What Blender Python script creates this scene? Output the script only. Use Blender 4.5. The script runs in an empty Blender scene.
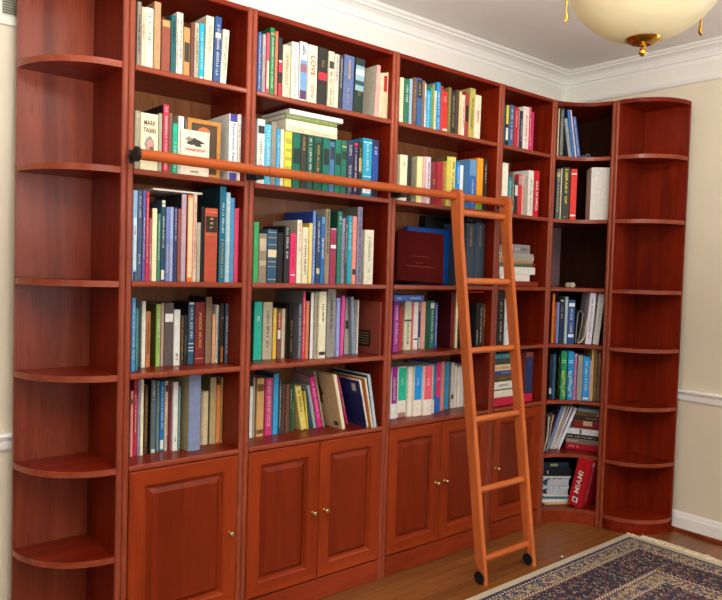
import bpy, bmesh, math, random
from mathutils import Vector, Matrix
random.seed(7)
S = bpy.context.scene
COL = S.collection
PI = math.pi

# ------------------------------------------------------------------ camera
F, YAW, PITCH, ROLL = 711.078, 0.701295, -0.0395421, 0.0294086
CP = Vector((-0.850792, -2.121971, 1.257682))
fw = Vector((math.sin(YAW)*math.cos(PITCH), math.cos(YAW)*math.cos(PITCH), math.sin(PITCH)))
r0 = Vector((math.cos(YAW), -math.sin(YAW), 0)); u0 = r0.cross(fw)
rt = r0*math.cos(ROLL) + u0*math.sin(ROLL); up = -r0*math.sin(ROLL) + u0*math.cos(ROLL)
cam = bpy.data.cameras.new('camera'); camo = bpy.data.objects.new('camera', cam); COL.objects.link(camo)
cam.sensor_width = 36; cam.sensor_fit = 'HORIZONTAL'; cam.lens = F/722*36
M = Matrix((rt, up, -fw)).transposed().to_4x4(); M.translation = CP
camo.matrix_world = M; cam.clip_start = 0.05; S.camera = camo

# structure dimensions of the bookcases (metres)
H = 2.14; T = 0.02; DP = 0.259
XJ = [0.0, 0.4287, 1.0951, 1.7604, 2.1741]          # joints between the bays
ZS = [1.8684, 1.5540, 1.2085, 0.9207, 0.6327, 0.3569, 0.0763]   # tops of the shelves
A5 = 0.204; XR = XJ[4] + A5; YWALL = 0.30; XWALL = XR + DP + 0.05
ZC = 2.417; AW = 0.2515; GW = 0.2537
BT = 0.018

# ------------------------------------------------------------------ materials
def lin(h):
    h = h.lstrip('#'); o = []
    for i in (0, 2, 4):
        c = int(h[i:i+2], 16)/255
        o.append(c/12.92 if c <= .04045 else ((c+.055)/1.055)**2.4)
    return tuple(o) + (1,)
MC = {}
def newmat(n):
    m = bpy.data.materials.new(n); m.use_nodes = True
    nt = m.node_tree; return m, nt, nt.nodes['Principled BSDF']
def N(nt, t, **k):
    n = nt.nodes.new(t)
    for a, b in k.items(): setattr(n, a, b)
    return n
def mat(h, rough=.5, metal=0, var=.10, scale=60):
    key = (h, rough, metal)
    if key in MC: return MC[key]
    m, nt, b = newmat('paint_' + h.lstrip('#'))
    tc = N(nt, 'ShaderNodeTexCoord'); no = N(nt, 'ShaderNodeTexNoise'); no.inputs['Scale'].default_value = scale
    no.inputs['Detail'].default_value = 3
    nt.links.new(tc.outputs['Object'], no.inputs['Vector'])
    rp = N(nt, 'ShaderNodeValToRGB')
    c = lin(h)
    rp.color_ramp.elements[0].position = .3; rp.color_ramp.elements[1].position = .7
    rp.color_ramp.elements[0].color = tuple(x*(1-var) for x in c[:3]) + (1,)
    rp.color_ramp.elements[1].color = tuple(min(1, x*(1+var)) for x in c[:3]) + (1,)
    nt.links.new(no.outputs['Fac'], rp.inputs['Fac']); nt.links.new(rp.outputs['Color'], b.inputs['Base Color'])
    b.inputs['Roughness'].default_value = rough; b.inputs['Metallic'].default_value = metal
    if not metal: b.inputs['Specular IOR Level'].default_value = .22
    MC[key] = m; return m
def wood(name, dark, light, axis='z', rough=.32, pore=.35, coat=.25, gs=1.0):
    key = (name, axis)
    if key in MC: return MC[key]
    m, nt, b = newmat('%s_%s' % (name, axis))
    tc = N(nt, 'ShaderNodeTexCoord'); mp = N(nt, 'ShaderNodeMapping')
    sc = {'z': (1, 1, .07), 'x': (.07, 1, 1), 'y': (1, .07, 1)}[axis]
    mp.inputs['Scale'].default_value = sc
    nt.links.new(tc.outputs['Object'], mp.inputs['Vector'])
    n1 = N(nt, 'ShaderNodeTexNoise'); n1.inputs['Scale'].default_value = 14*gs; n1.inputs['Detail'].default_value = 6; n1.inputs['Distortion'].default_value = 1.2
    n2 = N(nt, 'ShaderNodeTexNoise'); n2.inputs['Scale'].default_value = 170*gs; n2.inputs['Detail'].default_value = 2
    n3 = N(nt, 'ShaderNodeTexNoise'); n3.inputs['Scale'].default_value = 3.0; n3.inputs['Detail'].default_value = 3
    for n in (n1, n2): nt.links.new(mp.outputs['Vector'], n.inputs['Vector'])
    nt.links.new(tc.outputs['Object'], n3.inputs['Vector'])
    rp = N(nt, 'ShaderNodeValToRGB'); e = rp.color_ramp.elements
    e[0].position = .28; e[0].color = lin(dark); e[1].position = .72; e[1].color = lin(light)
    nt.links.new(n1.outputs['Fac'], rp.inputs['Fac'])
    r2 = N(nt, 'ShaderNodeValToRGB'); e = r2.color_ramp.elements
    e[0].position = .30; e[0].color = (1-pore, 1-pore, 1-pore, 1); e[1].position = .42; e[1].color = (1, 1, 1, 1)
    nt.links.new(n2.outputs['Fac'], r2.inputs['Fac'])
    mx = N(nt, 'ShaderNodeMix', data_type='RGBA', blend_type='MULTIPLY'); mx.inputs[0].default_value = 1
    nt.links.new(rp.outputs['Color'], mx.inputs[6]); nt.links.new(r2.outputs['Color'], mx.inputs[7])
    r3 = N(nt, 'ShaderNodeValToRGB'); e = r3.color_ramp.elements
    e[0].position = .3; e[0].color = (.8, .8, .8, 1); e[1].position = .7; e[1].color = (1, 1, 1, 1)
    nt.links.new(n3.outputs['Fac'], r3.inputs['Fac'])
    m2 = N(nt, 'ShaderNodeMix', data_type='RGBA', blend_type='MULTIPLY'); m2.inputs[0].default_value = 1
    nt.links.new(mx.outputs[2], m2.inputs[6]); nt.links.new(r3.outputs['Color'], m2.inputs[7])
    nt.links.new(m2.outputs[2], b.inputs['Base Color'])
    b.inputs['Roughness'].default_value = rough
    b.inputs['Specular IOR Level'].default_value = .12; b.inputs['Coat Weight'].default_value = coat*.42; b.inputs['Coat Roughness'].default_value = .22
    MC[key] = m; return m
CH = ('#601406', '#8a260c')                    # cherry veneer
def W(axis='z'): return wood('cherry', CH[0], CH[1], axis)
def WD(axis='z'): return wood('cherry_panel', '#6e2814', '#944228', axis, coat=.9, rough=.35)
def WE(axis='z'): return wood('cherry_edge', '#863820', '#a04e36', axis, rough=.32, coat=.5)  # lighter edge wood, with the highlights on the rounded edges put into its colour
def WDOOR(axis='z'): return wood('cherry_door', '#842c10', '#a23e16', axis, pore=.15)
def WBACK(): return wood('walnut_back', '#7a4428', '#98603a', 'z', rough=.36, gs=.9, coat=.7)
def WLAD(axis='z'): return wood('ladder_wood', '#b8582a', '#d8763c', axis, pore=.10, coat=1.0, rough=.4)
def WRAIL(): return wood('rail_wood', '#a24a1e', '#bc5c2a', 'x', pore=.08, coat=.3)

# ------------------------------------------------------------------ mesh helpers
def link(o, parent=None, at=None):
    COL.objects.link(o)
    if parent is not None: o.parent = parent
    return o
def mobj(name, verts, faces, mats, parent=None, fm=None, smooth=False):
    me = bpy.data.meshes.new(name); me.from_pydata(verts, [], faces)
    for m in (mats if isinstance(mats, (list, tuple)) else [mats]): me.materials.append(m)
    if fm: me.polygons.foreach_set('material_index', fm)
    if smooth: me.polygons.foreach_set('use_smooth', [True]*len(me.polygons))
    me.update()
    return link(bpy.data.objects.new(name, me), parent)
class MB:
    def __init__(s): s.v = []; s.f = []; s.m = []
    def add(s, v, f, mi=0):
        n = len(s.v); s.v += [tuple(x) for x in v]; s.f += [tuple(i+n for i in q) for q in f]; s.m += [mi]*len(f)
    def box(s, a, b, ch=0, mi=0):
        """box from corner a to corner b, edges chamfered by ch"""
        x0, y0, z0 = a; x1, y1, z1 = b
        if ch <= 0:
            s.add([(x0,y0,z0),(x1,y0,z0),(x1,y1,z0),(x0,y1,z0),(x0,y0,z1),(x1,y0,z1),(x1,y1,z1),(x0,y1,z1)],
                  [(0,3,2,1),(4,5,6,7),(0,1,5,4),(1,2,6,5),(2,3,7,6),(3,0,4,7)], mi); return
        bm = bmesh.new(); bmesh.ops.create_cube(bm, size=1)
        for v in bm.verts: v.co = Vector(((x0+x1)/2+v.co.x*(x1-x0), (y0+y1)/2+v.co.y*(y1-y0), (z0+z1)/2+v.co.z*(z1-z0)))
        bmesh.ops.bevel(bm, geom=bm.edges[:], offset=ch, segments=2, profile=.5, affect='EDGES')
        bm.verts.index_update()
        s.add([v.co[:] for v in bm.verts], [[v.index for v in f.verts] for f in bm.faces], mi); bm.free()
    def prism(s, poly, z0, z1, mi=0):
        """polygon (ccw, xy) extruded in z"""
        n = len(poly)
        s.add([(x, y, z0) for x, y in poly] + [(x, y, z1) for x, y in poly],
              [tuple(range(n-1, -1, -1)), tuple(range(n, 2*n))] + [(i, (i+1) % n, (i+1) % n+n, i+n) for i in range(n)], mi)
    def tube(s, pts, r, seg=12, mi=0, cap=True):
        """round tube through points; r a number or one per point"""
        pts = [Vector(p) for p in pts]; rs = r if isinstance(r, (list, tuple)) else [r]*len(pts)
        v = []; n = len(pts); prev = None
        for i, p in enumerate(pts):
            t = (pts[min(i+1, n-1)] - pts[max(i-1, 0)]).normalized()
            a = Vector((0, 0, 1)) if abs(t.z) < .9 else Vector((1, 0, 0))
            if prev is not None: a = prev
            x = (a - t*a.dot(t)).normalized(); y = t.cross(x); prev = x
            for k in range(seg):
                an = 2*PI*k/seg; v.append(p + (x*math.cos(an) + y*math.sin(an))*rs[i])
        f = [(i*seg+k, i*seg+(k+1) % seg, (i+1)*seg+(k+1) % seg, (i+1)*seg+k) for i in range(n-1) for k in range(seg)]
        if cap: f += [tuple(range(seg-1, -1, -1)), tuple(range((n-1)*seg, n*seg))]
        s.add(v, f, mi)
    def lathe(s, prof, c=(0, 0, 0), seg=32, mi=0, close=False):
        c = Vector(c); v = []; n = len(prof)
        for (r, z) in prof:
            for k in range(seg):
                a = 2*PI*k/seg; v.append(c + Vector((r*math.cos(a), r*math.sin(a), z)))
        f = [(i*seg+k, i*seg+(k+1) % seg, (i+1)*seg+(k+1) % seg, (i+1)*seg+k) for i in range(n-1) for k in range(seg)]
        s.add(v, f, mi)
    def build(s, name, mats, parent=None, smooth=False, off=None):
        if off is None and parent is not None: off = parent.matrix_basis.translation if parent.rotation_euler.to_matrix() == Matrix.Identity(3) else Vector()
        if off is not None: s.v = [(x-off[0], y-off[1], z-off[2]) for x, y, z in s.v]
        o = mobj(name, s.v, s.f, mats, parent, s.m, False)
        if smooth: o.data.polygons.foreach_set('use_smooth', [True]*len(o.data.polygons)); smooth_angle(o)
        return o
def smooth_angle(o):
    me = o.data; bm = bmesh.new(); bm.from_mesh(me)
    bmesh.ops.recalc_face_normals(bm, faces=bm.faces)
    for e in bm.edges:
        if len(e.link_faces) == 2 and e.link_faces[0].normal.angle(e.link_faces[1].normal, 0) > .7: e.smooth = False
    bm.to_mesh(me); bm.free()
def tag(o, label, cat, group=None):
    o['label'] = label; o['category'] = cat
    if group: o['group'] = group
    return o
def thing(name, loc, label, cat, group=None, rot=(0, 0, 0)):
    o = bpy.data.objects.new(name, None); COL.objects.link(o); o.location = loc; o.rotation_euler = rot
    o.empty_display_size = .05
    return tag(o, label, cat, group)
def structure(o): o['kind'] = 'structure'; return o

# ------------------------------------------------------------------ the room
def wallmat(h, rough=.6): return mat(h, rough, 0, .02, 4)
def floor_material():
    m, nt, b = newmat('oak_floor')
    tc = N(nt, 'ShaderNodeTexCoord'); br = N(nt, 'ShaderNodeTexBrick')
    br.inputs['Scale'].default_value = 1; br.inputs['Brick Width'].default_value = .9; br.inputs['Row Height'].default_value = .057
    br.inputs['Mortar Size'].default_value = .0012; br.offset = .37
    br.inputs['Color1'].default_value = lin('#7a4a22'); br.inputs['Color2'].default_value = lin('#945c2e'); br.inputs['Mortar'].default_value = lin('#4a2a12')
    nt.links.new(tc.outputs['Object'], br.inputs['Vector'])
    mp = N(nt, 'ShaderNodeMapping'); mp.inputs['Scale'].default_value = (.06, 1, 1); nt.links.new(tc.outputs['Object'], mp.inputs['Vector'])
    no = N(nt, 'ShaderNodeTexNoise'); no.inputs['Scale'].default_value = 60; no.inputs['Detail'].default_value = 5; nt.links.new(mp.outputs['Vector'], no.inputs['Vector'])
    rp = N(nt, 'ShaderNodeValToRGB'); rp.color_ramp.elements[0].position = .3; rp.color_ramp.elements[0].color = (.7, .68, .66, 1); rp.color_ramp.elements[1].position = .6
    nt.links.new(no.outputs['Fac'], rp.inputs['Fac'])
    mx = N(nt, 'ShaderNodeMix', data_type='RGBA', blend_type='MULTIPLY'); mx.inputs[0].default_value = 1
    nt.links.new(br.outputs['Color'], mx.inputs[6]); nt.links.new(rp.outputs['Color'], mx.inputs[7]); nt.links.new(mx.outputs[2], b.inputs['Base Color'])
    b.inputs['Roughness'].default_value = .33
    return m
X0, Y0 = -4.2, -5.0          # far sides of the room
b = MB(); b.box((X0-.1, Y0-.1, -.12), (XWALL+.1, YWALL+.1, 0)); structure(b.build('floor', floor_material()))
b = MB(); b.box((X0-.1, Y0-.1, ZC), (XWALL+.1, YWALL+.1, ZC+.12)); structure(b.build('ceiling', wallmat('#ebe9e4', .8)))
b = MB(); b.box((X0-.1, YWALL, 0), (XWALL+.1, YWALL+.1, ZC)); structure(b.build('wall_back', wallmat('#dcd0b8')))
# far walls behind the camera, with the window openings that light the room
def wall_with_holes(name, x0, x1, holes, fn):
    b = MB(); xs = sorted(holes); cur = x0
    for h0, h1, z0, z1 in xs:
        fn(b, cur, h0, 0, ZC); fn(b, h0, h1, 0, z0); fn(b, h0, h1, z1, ZC); cur = h1
    fn(b, cur, x1, 0, ZC); structure(b.build(name, wallmat('#dcd0b8')))
WINS = [(-2.6, -1.0, .45, 2.2), (-.4, 1.6, .45, 2.2)]
wall_with_holes('wall_front', X0, XWALL, WINS, lambda b, a, c, z0, z1: b.box((a, Y0-.1, z0), (c, Y0, z1)))
WINW = [(-3.6, -1.8, .6, 2.15)]
wall_with_holes('wall_left', Y0, YWALL, WINW, lambda b, a, c, z0, z1: b.box((X0-.1, a, z0), (X0, c, z1)))
WINR = [(-3.2, -1.55, .75, 2.15)]
wall_with_holes('wall_right', Y0, YWALL, WINR, lambda b, a, c, z0, z1: b.box((XWALL, a, z0), (XWALL+.1, c, z1)))
wm = mat('#e8e6e0', .4)
a, c, z0, z1 = WINR[0]; b = MB(); e = .05
for q in (((XWALL+.02, a, z0), (XWALL+.09, a+e, z1)), ((XWALL+.02, c-e, z0), (XWALL+.09, c, z1)), ((XWALL+.02, a+e, z0), (XWALL+.09, c-e, z0+e)), ((XWALL+.02, a+e, z1-e), (XWALL+.09, c-e, z1)), ((XWALL+.03, (a+c)/2-.02, z0+e), (XWALL+.08, (a+c)/2+.02, z1-e))): b.box(*q)
structure(b.build('window_4', wm))
for i, (a, c, z0, z1) in enumerate(WINS):
    b = MB(); e = .05
    for q in (((a, Y0-.09, z0), (a+e, Y0-.02, z1)), ((c-e, Y0-.09, z0), (c, Y0-.02, z1)), ((a+e, Y0-.09, z0), (c-e, Y0-.02, z0+e)), ((a+e, Y0-.09, z1-e), (c-e, Y0-.02, z1)),
              (((a+c)/2-.02, Y0-.08, z0+e), ((a+c)/2+.02, Y0-.03, z1-e))): b.box(*q)
    structure(b.build('window_%d' % (i+1), wm))
a, c, z0, z1 = WINW[0]; b = MB(); e = .05
for q in (((X0-.09, a, z0), (X0-.02, a+e, z1)), ((X0-.09, c-e, z0), (X0-.02, c, z1)), ((X0-.09, a+e, z0), (X0-.02, c-e, z0+e)), ((X0-.09, a+e, z1-e), (X0-.02, c-e, z1)), ((X0-.08, (a+c)/2-.02, z0+e), (X0-.03, (a+c)/2+.02, z1-e))): b.box(*q)
structure(b.build('window_3', wm))
# mouldings swept along the two visible walls; profile = (out from wall, height)
def sweep(name, prof, z, m):
    """closed profile (out, up) run along the back wall to the corner and on along the right wall"""
    n = len(prof); v = []
    for (x, yb) in ((X0, 'b'), (XWALL, 'c'), (XWALL, 'e')):
        for o, h in prof:
            if yb == 'b': v.append((x, YWALL-o, z+h))
            elif yb == 'c': v.append((XWALL-o, YWALL-o, z+h))
            else: v.append((XWALL-o, Y0, z+h))
    f = [(s*n+i, s*n+(i+1) % n, (s+1)*n+(i+1) % n, (s+1)*n+i) for s in (0, 1) for i in range(n)]
    f += [tuple(range(n-1, -1, -1)), tuple(range(2*n, 3*n))]
    o = mobj(name, v, f, m)
    bm = bmesh.new(); bm.from_mesh(o.data); bmesh.ops.recalc_face_normals(bm, faces=bm.faces); bm.to_mesh(o.data); bm.free()
    return structure(o)
TR = mat('#eceae4', .4, 0, .02, 4)
crown = [(0, 0), (0, -.085), (.006, -.085), (.010, -.076), (.012, -.066), (.020, -.063), (.024, -.050), (.034, -.034), (.050, -.024), (.062, -.021), (.064, -.014), (.074, -.010), (.080, -.004), (.080, 0)]
sweep('trim_1', crown[::-1], ZC-.0002, TR)
sweep('trim_2', [(0, 0), (.004, 0), (.004, .165), (0, .165)], 2.25, mat('#e6e2d8', .6, 0, .02, 4))     # white frieze board under the cornice
sweep('trim_3', [(0, -.012), (.012, -.010), (.018, -.002), (.012, .006), (.006, .012), (0, .012)], 2.25, TR)
sweep('trim_4', [(0, -.028), (.008, -.028), (.012, -.020), (.014, .004), (.020, .010), (.026, .020), (.022, .027), (0, .027)], .688, TR)
sweep('baseboard_1', [(0, 0), (.014, 0), (.014, .072), (.010, .080), (.008, .092), (.004, .100), (0, .100)], 0, TR)
sweep('trim_5', [(.014, 0), (.030, 0), (.028, .010), (.022, .017), (.014, .019)], 0, wood('shoe_moulding', '#6a2c14', '#8a3c1c', 'x'))

# air grille beside the open shelf end
g = thing('air_grille', (-.36, YWALL, 2.14), 'white slatted air return grille on the wall beside the open shelf end', 'vent')
gx0, gx1, gz0, gz1 = -.423, -.215, 1.985, 2.29
b = MB(); gx1 = -.235
b.box((gx0, YWALL-.012, gz0), (gx1, YWALL, gz0+.028), .003); b.box((gx0, YWALL-.012, gz1-.028), (gx1, YWALL, gz1), .003)
b.box((gx0, YWALL-.012, gz0+.028), (gx0+.028, YWALL, gz1-.028), .003)
b.box((gx0, YWALL-.003, gz0+.02), (gx1, YWALL-.0005, gz1-.02)); b.build('frame', mat('#dcdccc', .5), g)
b = MB(); z = gz0+.036
while z < gz1-.034:
    b.add([(gx0+.14, YWALL-.011, z-.0025), (gx1, YWALL-.011, z-.0025), (gx1, YWALL-.003, z+.004), (gx0+.14, YWALL-.003, z+.004),
           (gx0+.14, YWALL-.0125, z-.003), (gx1, YWALL-.0125, z-.003), (gx1, YWALL-.0045, z+.005), (gx0+.14, YWALL-.0045, z+.005)],
          [(0, 1, 2, 3), (7, 6, 5, 4), (0, 4, 5, 1), (1, 5, 6, 2), (2, 6, 7, 3), (3, 7, 4, 0)]); z += .0078
b.build('louvers', mat('#8c8a72', .5), g)

# ------------------------------------------------------------------ bookcases
def nose(x0, x1, yb, r=None, yf=0.0):
    """outline (ccw) of a board from x0 to x1 with a rounded front at yf"""
    r = r or (x1-x0)*.5; n = 8; cx0, cx1 = x0+r, x1-r; ry = r*.7
    a = [(cx1+r*math.sin(PI/2*i/n), yf+ry-ry*math.cos(PI/2*i/n)) for i in range(n+1)]
    l = [(cx0-r*math.sin(PI/2*i/n), yf+ry-ry*math.cos(PI/2*i/n)) for i in range(n, -1, -1)]
    return l + a + [(x1, yb), (x0, yb)]
def side_board(x0, x1, t, yb=None, y0=0.0, axis='y'):
    b = MB(); p = nose(x0, x1, DP if yb is None else yb, None, y0); n = len(p)
    if axis == 'x': p = [(y, -x) for x, y in p]
    b.prism(p, 0, H); b.m = [0, 0] + [1 if i < n-3 else 0 for i in range(n)]
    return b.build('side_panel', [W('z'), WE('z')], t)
def shelf_board(x0, x1, z, t):
    b = MB(); p = nose(z-BT, z, DP-.006, .006, .0015); n = len(p)
    v = [(x0, y, zz) for zz, y in p] + [(x1, y, zz) for zz, y in p]
    b.add(v, [tuple(range(n)), tuple(range(2*n-1, n-1, -1))] + [(i, i+n, (i+1) % n+n, (i+1) % n) for i in range(n)])
    b.m = [0, 0] + [1 if i < n-3 else 0 for i in range(n)]
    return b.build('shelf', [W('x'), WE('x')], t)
def knob(x, y, z, parent):
    b = MB(); pr = [(.0, .024), (.006, .0235), (.0095, .020), (.010, .017), (.0085, .013), (.005, .010), (.004, .005), (.006, .002), (.007, 0)]
    b.lathe([(r, h) for r, h in pr], seg=16)
    b.v = [(vx, -vz, vy) for vx, vy, vz in b.v]
    b.v = [(x+vx, y+vy, z+vz) for vx, vy, vz in b.v]
    o = b.build('knob', mat('#c8b078', .25, .9), parent, smooth=True, off=Vector((0, 0, 0)))
    o['label'] = 'small round brass knob'; return o
def door(x0, x1, z0, z1, kx, parent, base):
    rings = [(0, .003), (.003, 0), (.048, 0), (.051, .003), (.054, .0045), (.057, .011), (.063, .013)]
    v = []; f = []
    for i, (e, d) in enumerate(rings):
        v += [(x0+e, d, z0+e), (x1-e, d, z0+e), (x1-e, d, z1-e), (x0+e, d, z1-e)]
    for i in range(len(rings)-1):
        for k in range(4): f.append((i*4+k, i*4+(k+1) % 4, (i+1)*4+(k+1) % 4, (i+1)*4+k))
    n = len(v); v += [(x0, .02, z0), (x1, .02, z0), (x1, .02, z1), (x0, .02, z1)]
    for k in range(4): f.append((n+k, n+(k+1) % 4, (k+1) % 4, k))
    f.append((n+3, n+2, n+1, n))
    # frame drawn as stiles and rails: grain up the stiles, along the rails
    fm = []
    for q in f:
        xs = [v[i][0] for i in q]; zs = [v[i][2] for i in q]
        fm.append(1 if (max(xs)-min(xs) > max(zs)-min(zs)) else 0)
    v = [(x-base[0], y-base[1], z-base[2]) for x, y, z in v]
    d = mobj('door', v, f, [WDOOR('z'), WDOOR('x')], parent, fm)
    rings = [(.060, .012), (.064, .0125), (.080, .0025), (.083, .003)]
    v = []; f = []
    for e, dd in rings: v += [(x0+e-base[0], dd-base[1], z0+e-base[2]), (x1-e-base[0], dd-base[1], z0+e-base[2]), (x1-e-base[0], dd-base[1], z1-e-base[2]), (x0+e-base[0], dd-base[1], z1-e-base[2])]
    for i in range(len(rings)-1):
        for k in range(4): f.append((i*4+k, i*4+(k+1) % 4, (i+1)*4+(k+1) % 4, (i+1)*4+k))
    n = (len(rings)-1)*4; f.append((n, n+1, n+2, n+3))
    mobj('raised_panel', v, f, wood('cherry_raised', '#6e2009', '#8c3010', 'z', pore=.15, coat=.35), d)
    knob(kx-base[0], -base[1], .347-base[2], d)
def bay(name, x0, x1, doors, label, rows=5):
    base = Vector(((x0+x1)/2, DP/2, 0)); t = thing('bookcase', base, label, 'bookcase', 'bookcases of the library wall')
    for a in (x0, x1-T):
        side_board(a+.0003, a+T-.0003, t)
    b = MB(); b.box((x0+T, DP-.006, .02), (x1-T, DP-.0005, H-.002)); b.build('back_panel', WBACK(), t)
    b = MB(); b.box((x0+T, .001, H-BT), (x1-T, DP-.006, H), .003); b.build('top_panel', W('x'), t)
    for z in ZS[:rows]:
        shelf_board(x0+T, x1-T, z, t)
    b = MB(); b.box((x0+T, .003, 0), (x1-T, .018, .082), .002); b.build('plinth', wood('cherry_plinth', '#842c12', '#9a3c1c', 'x', rough=.4), t)
    b = MB(); b.box((x0+T, .018, .070), (x1-T, DP-.006, .086)); b.build('bottom_panel', W('x'), t)
    for (a, c, kx) in doors: door(a, c, .088, ZS[4]-BT-.003, kx, t, base)
    return t
g_ = .0015
bay('B', XJ[0], XJ[1], [(XJ[0]+T+g_, XJ[1]-T-g_, XJ[1]-T-.028)], 'cherry bookcase bay with a single panelled door, next to the open quarter-round end')
m_ = (XJ[1]+XJ[2])/2
bay('C', XJ[1], XJ[2], [(XJ[1]+T+g_, m_-g_, m_-.028), (m_+g_, XJ[2]-T-g_, m_+.028)], 'wide cherry bookcase bay with two panelled doors, leaning books above them')
m_ = (XJ[2]+XJ[3])/2
bay('D', XJ[2], XJ[3], [(XJ[2]+T+g_, m_-g_, m_-.028), (m_+g_, XJ[3]-T-g_, m_+.028)], 'wide two-door cherry bookcase bay holding the maroon album and bright blue case')
bay('E', XJ[3], XJ[4], [(XJ[3]+T+g_, XJ[4]-T-g_, XJ[3]+T+.028)], 'narrow single-door cherry bookcase bay behind the ladder, beside the corner bay')

def quarter(name, P, eu, ev, wid, dep, label, zs):
    """open end: side panel at P running along ev (into the depth), back panel along eu; quarter-round shelves"""
    WDm = WD('z') if name == 'A' else W('z'); P = Vector((P[0], P[1], 0)); eu = Vector((*eu, 0)); ev = Vector((*ev, 0))
    t = thing('corner_shelf_unit', P, label, 'shelf', 'open quarter-round ends')
    def pl(uv): return [(P + eu*u + ev*v)[:2] for u, v in uv]
    def orient(p):
        a = sum(p[i][0]*p[(i+1) % len(p)][1]-p[(i+1) % len(p)][0]*p[i][1] for i in range(len(p)))
        return p if a > 0 else p[::-1]
    pr_ = orient(pl(nose(0, T-.0005, dep))); b = MB(); b.prism(pr_, 0, H); fr_ = set(map(tuple, [q[:] for q in pl(nose(0, T-.0005, dep)[:-2])]))
    b.m = [0, 0] + [1 if (tuple(pr_[k]) in fr_ and tuple(pr_[(k+1) % len(pr_)]) in fr_) else 0 for k in range(len(pr_))]
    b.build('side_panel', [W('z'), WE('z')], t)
    b = MB(); b.prism(orient(pl([(T, dep-.012), (wid, dep-.012), (wid, dep), (T, dep)])), 0, H); b.build('back_panel', WDm, t)
    pts = [(T, dep-.012), (T, 0.004)]
    n = 18; ru, rv = wid-T, dep-.016
    for i in range(n+1):
        a = PI/2*i/n; pts.append((T+.004+(ru-.004)*math.sin(a)**1.0, .004+rv - rv*math.cos(a)))
    pts[-1] = (wid-.001, dep-.012)
    for z in zs:
        po = orient(pl(pts)); b = MB(); b.prism(po, z-.019, z); back = set(map(tuple, [q[:] for q in (pl([pts[0], pts[1]]) + pl([pts[-1]]))]))
        b.m = [0, 0] + [0 if (tuple(po[k]) in back and tuple(po[(k+1) % len(po)]) in back) else 1 for k in range(len(po))]
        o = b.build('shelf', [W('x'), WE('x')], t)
    b = MB(); b.prism(orient(pl(pts)), H-.020, H); b.build('top_panel', W('x'), t)
    q = [(u*.97+T*.03, v+.008 if v < dep-.03 else v) for u, v in pts]
    b = MB(); b.prism(orient(pl(q)), 0, ZS[6]-.019); b.build('plinth', W('x'), t)
    return t
quarter('A', (0, 0), (-1, 0), (0, 1), AW, DP, 'open cherry shelf end with quarter-round shelves beside the air grille', ZS)
quarter('G', (XR, -A5), (0, -1), (1, 0), GW, DP, 'open cherry shelf end with quarter-round shelves by the plain beige wall', ZS)

# corner bay with a concave curved front
base = Vector((XR, .02, 0)); tf = thing('corner_bookcase', base, 'cherry corner bookcase bay with concave curved shelves beside the red box', 'bookcase', 'bookcases of the library wall')
def concave(off=.0, n=14):
    a = Vector((XJ[4]+T, 0)); c = Vector((XR, -A5+T)); m = (a+c)/2; nrm = Vector((1, 1)).normalized(); sag = .040
    L = (c-a).length; R = (L*L/4+sag*sag)/(2*sag); ctr = m + nrm*(sag-R); a0 = math.atan2(*(a-ctr).yx); a1 = math.atan2(*(c-ctr).yx)
    return [(ctr + Vector((math.cos(a0+(a1-a0)*i/n), math.sin(a0+(a1-a0)*i/n)))*(R+off))[:] for i in range(n+1)]
def corner_poly(off=0):
    f_ = concave(off)          # from the back-wall side to the right-wall side
    f_ = [(max(x, XJ[4]+T), min(y, 1)) for x, y in f_]
    f_ = [(x, max(y, -A5+T)) for x, y in f_]
    return f_ + [(XR+DP-.006, -A5+T), (XR+DP-.006, DP-.006), (XJ[4]+T, DP-.006)]
side_board(XJ[4]+.0005, XJ[4]+T, tf)
side_board(A5-T, A5-.0005, tf, XR+DP, XR, 'x')
b = MB(); b.box((XJ[4]+T, DP-.006, 0), (XR+DP, DP-.0005, H)); b.build('back_panel', mat('#a08084', .45), tf)  # lilac base colour carries the window's reflection on this panel
b = MB(); b.box((XR+DP-.006, -A5+T, 0), (XR+DP, DP-.006, H)); b.build('back_panel', wood('walnut_shaded', '#2a140a', '#3c1e10', 'z', rough=.45, coat=.1), tf)  # shade on the side facing left, put into a darker wood colour
for z in ZS:
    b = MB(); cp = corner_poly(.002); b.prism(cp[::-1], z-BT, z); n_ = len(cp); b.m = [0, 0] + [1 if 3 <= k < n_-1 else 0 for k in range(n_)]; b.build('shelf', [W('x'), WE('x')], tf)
b = MB(); b.prism(corner_poly(), H-BT, H); b.build('top_panel', W('x'), tf)
b = MB(); b.prism(corner_poly(.004), 0, ZS[6]-BT); b.build('plinth', wood('cherry_plinth', '#842c12', '#9a3c1c', 'x', rough=.4), tf)

# ------------------------------------------------------------------ books
class Frame:
    def __init__(s, P, U): s.P = Vector(P); s.U = Vector(U).normalized(); s.V = Vector((-s.U.y, s.U.x, 0)); s.a = math.atan2(s.U.y, s.U.x)
    def pt(s, u, v, z): return s.P + s.U*u + s.V*v + Vector((0, 0, z))
    def u_at(s, px, v, z):      # coordinate along the shelf that lies on the sight line through column px
        p0 = s.P + s.V*v + Vector((0, 0, z)) - CP; k = (px-361)/F
        return -(p0.dot(rt) - k*p0.dot(fw))/(s.U.dot(rt) - k*s.U.dot(fw))
    def z_at(s, py, u, v):
        p0 = s.P + s.U*u + s.V*v - CP; k = (300-py)/F; Z = Vector((0, 0, 1))
        return -(p0.dot(up) - k*p0.dot(fw))/(Z.dot(up) - k*Z.dot(fw))
    def v_base(s, px, py, z):   # setback of a point of the shelf seen at px, py
        d = fw + rt*(px-361)/F - up*(py-300)/F; t = (z-CP.z)/d.z; q = CP + d*t - s.P
        return q.dot(s.V)
MAIN = Frame((0, 0, 0), (1, 0, 0))
CORN = Frame((XJ[4]+T, 0, 0), (1, -1, 0))
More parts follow.
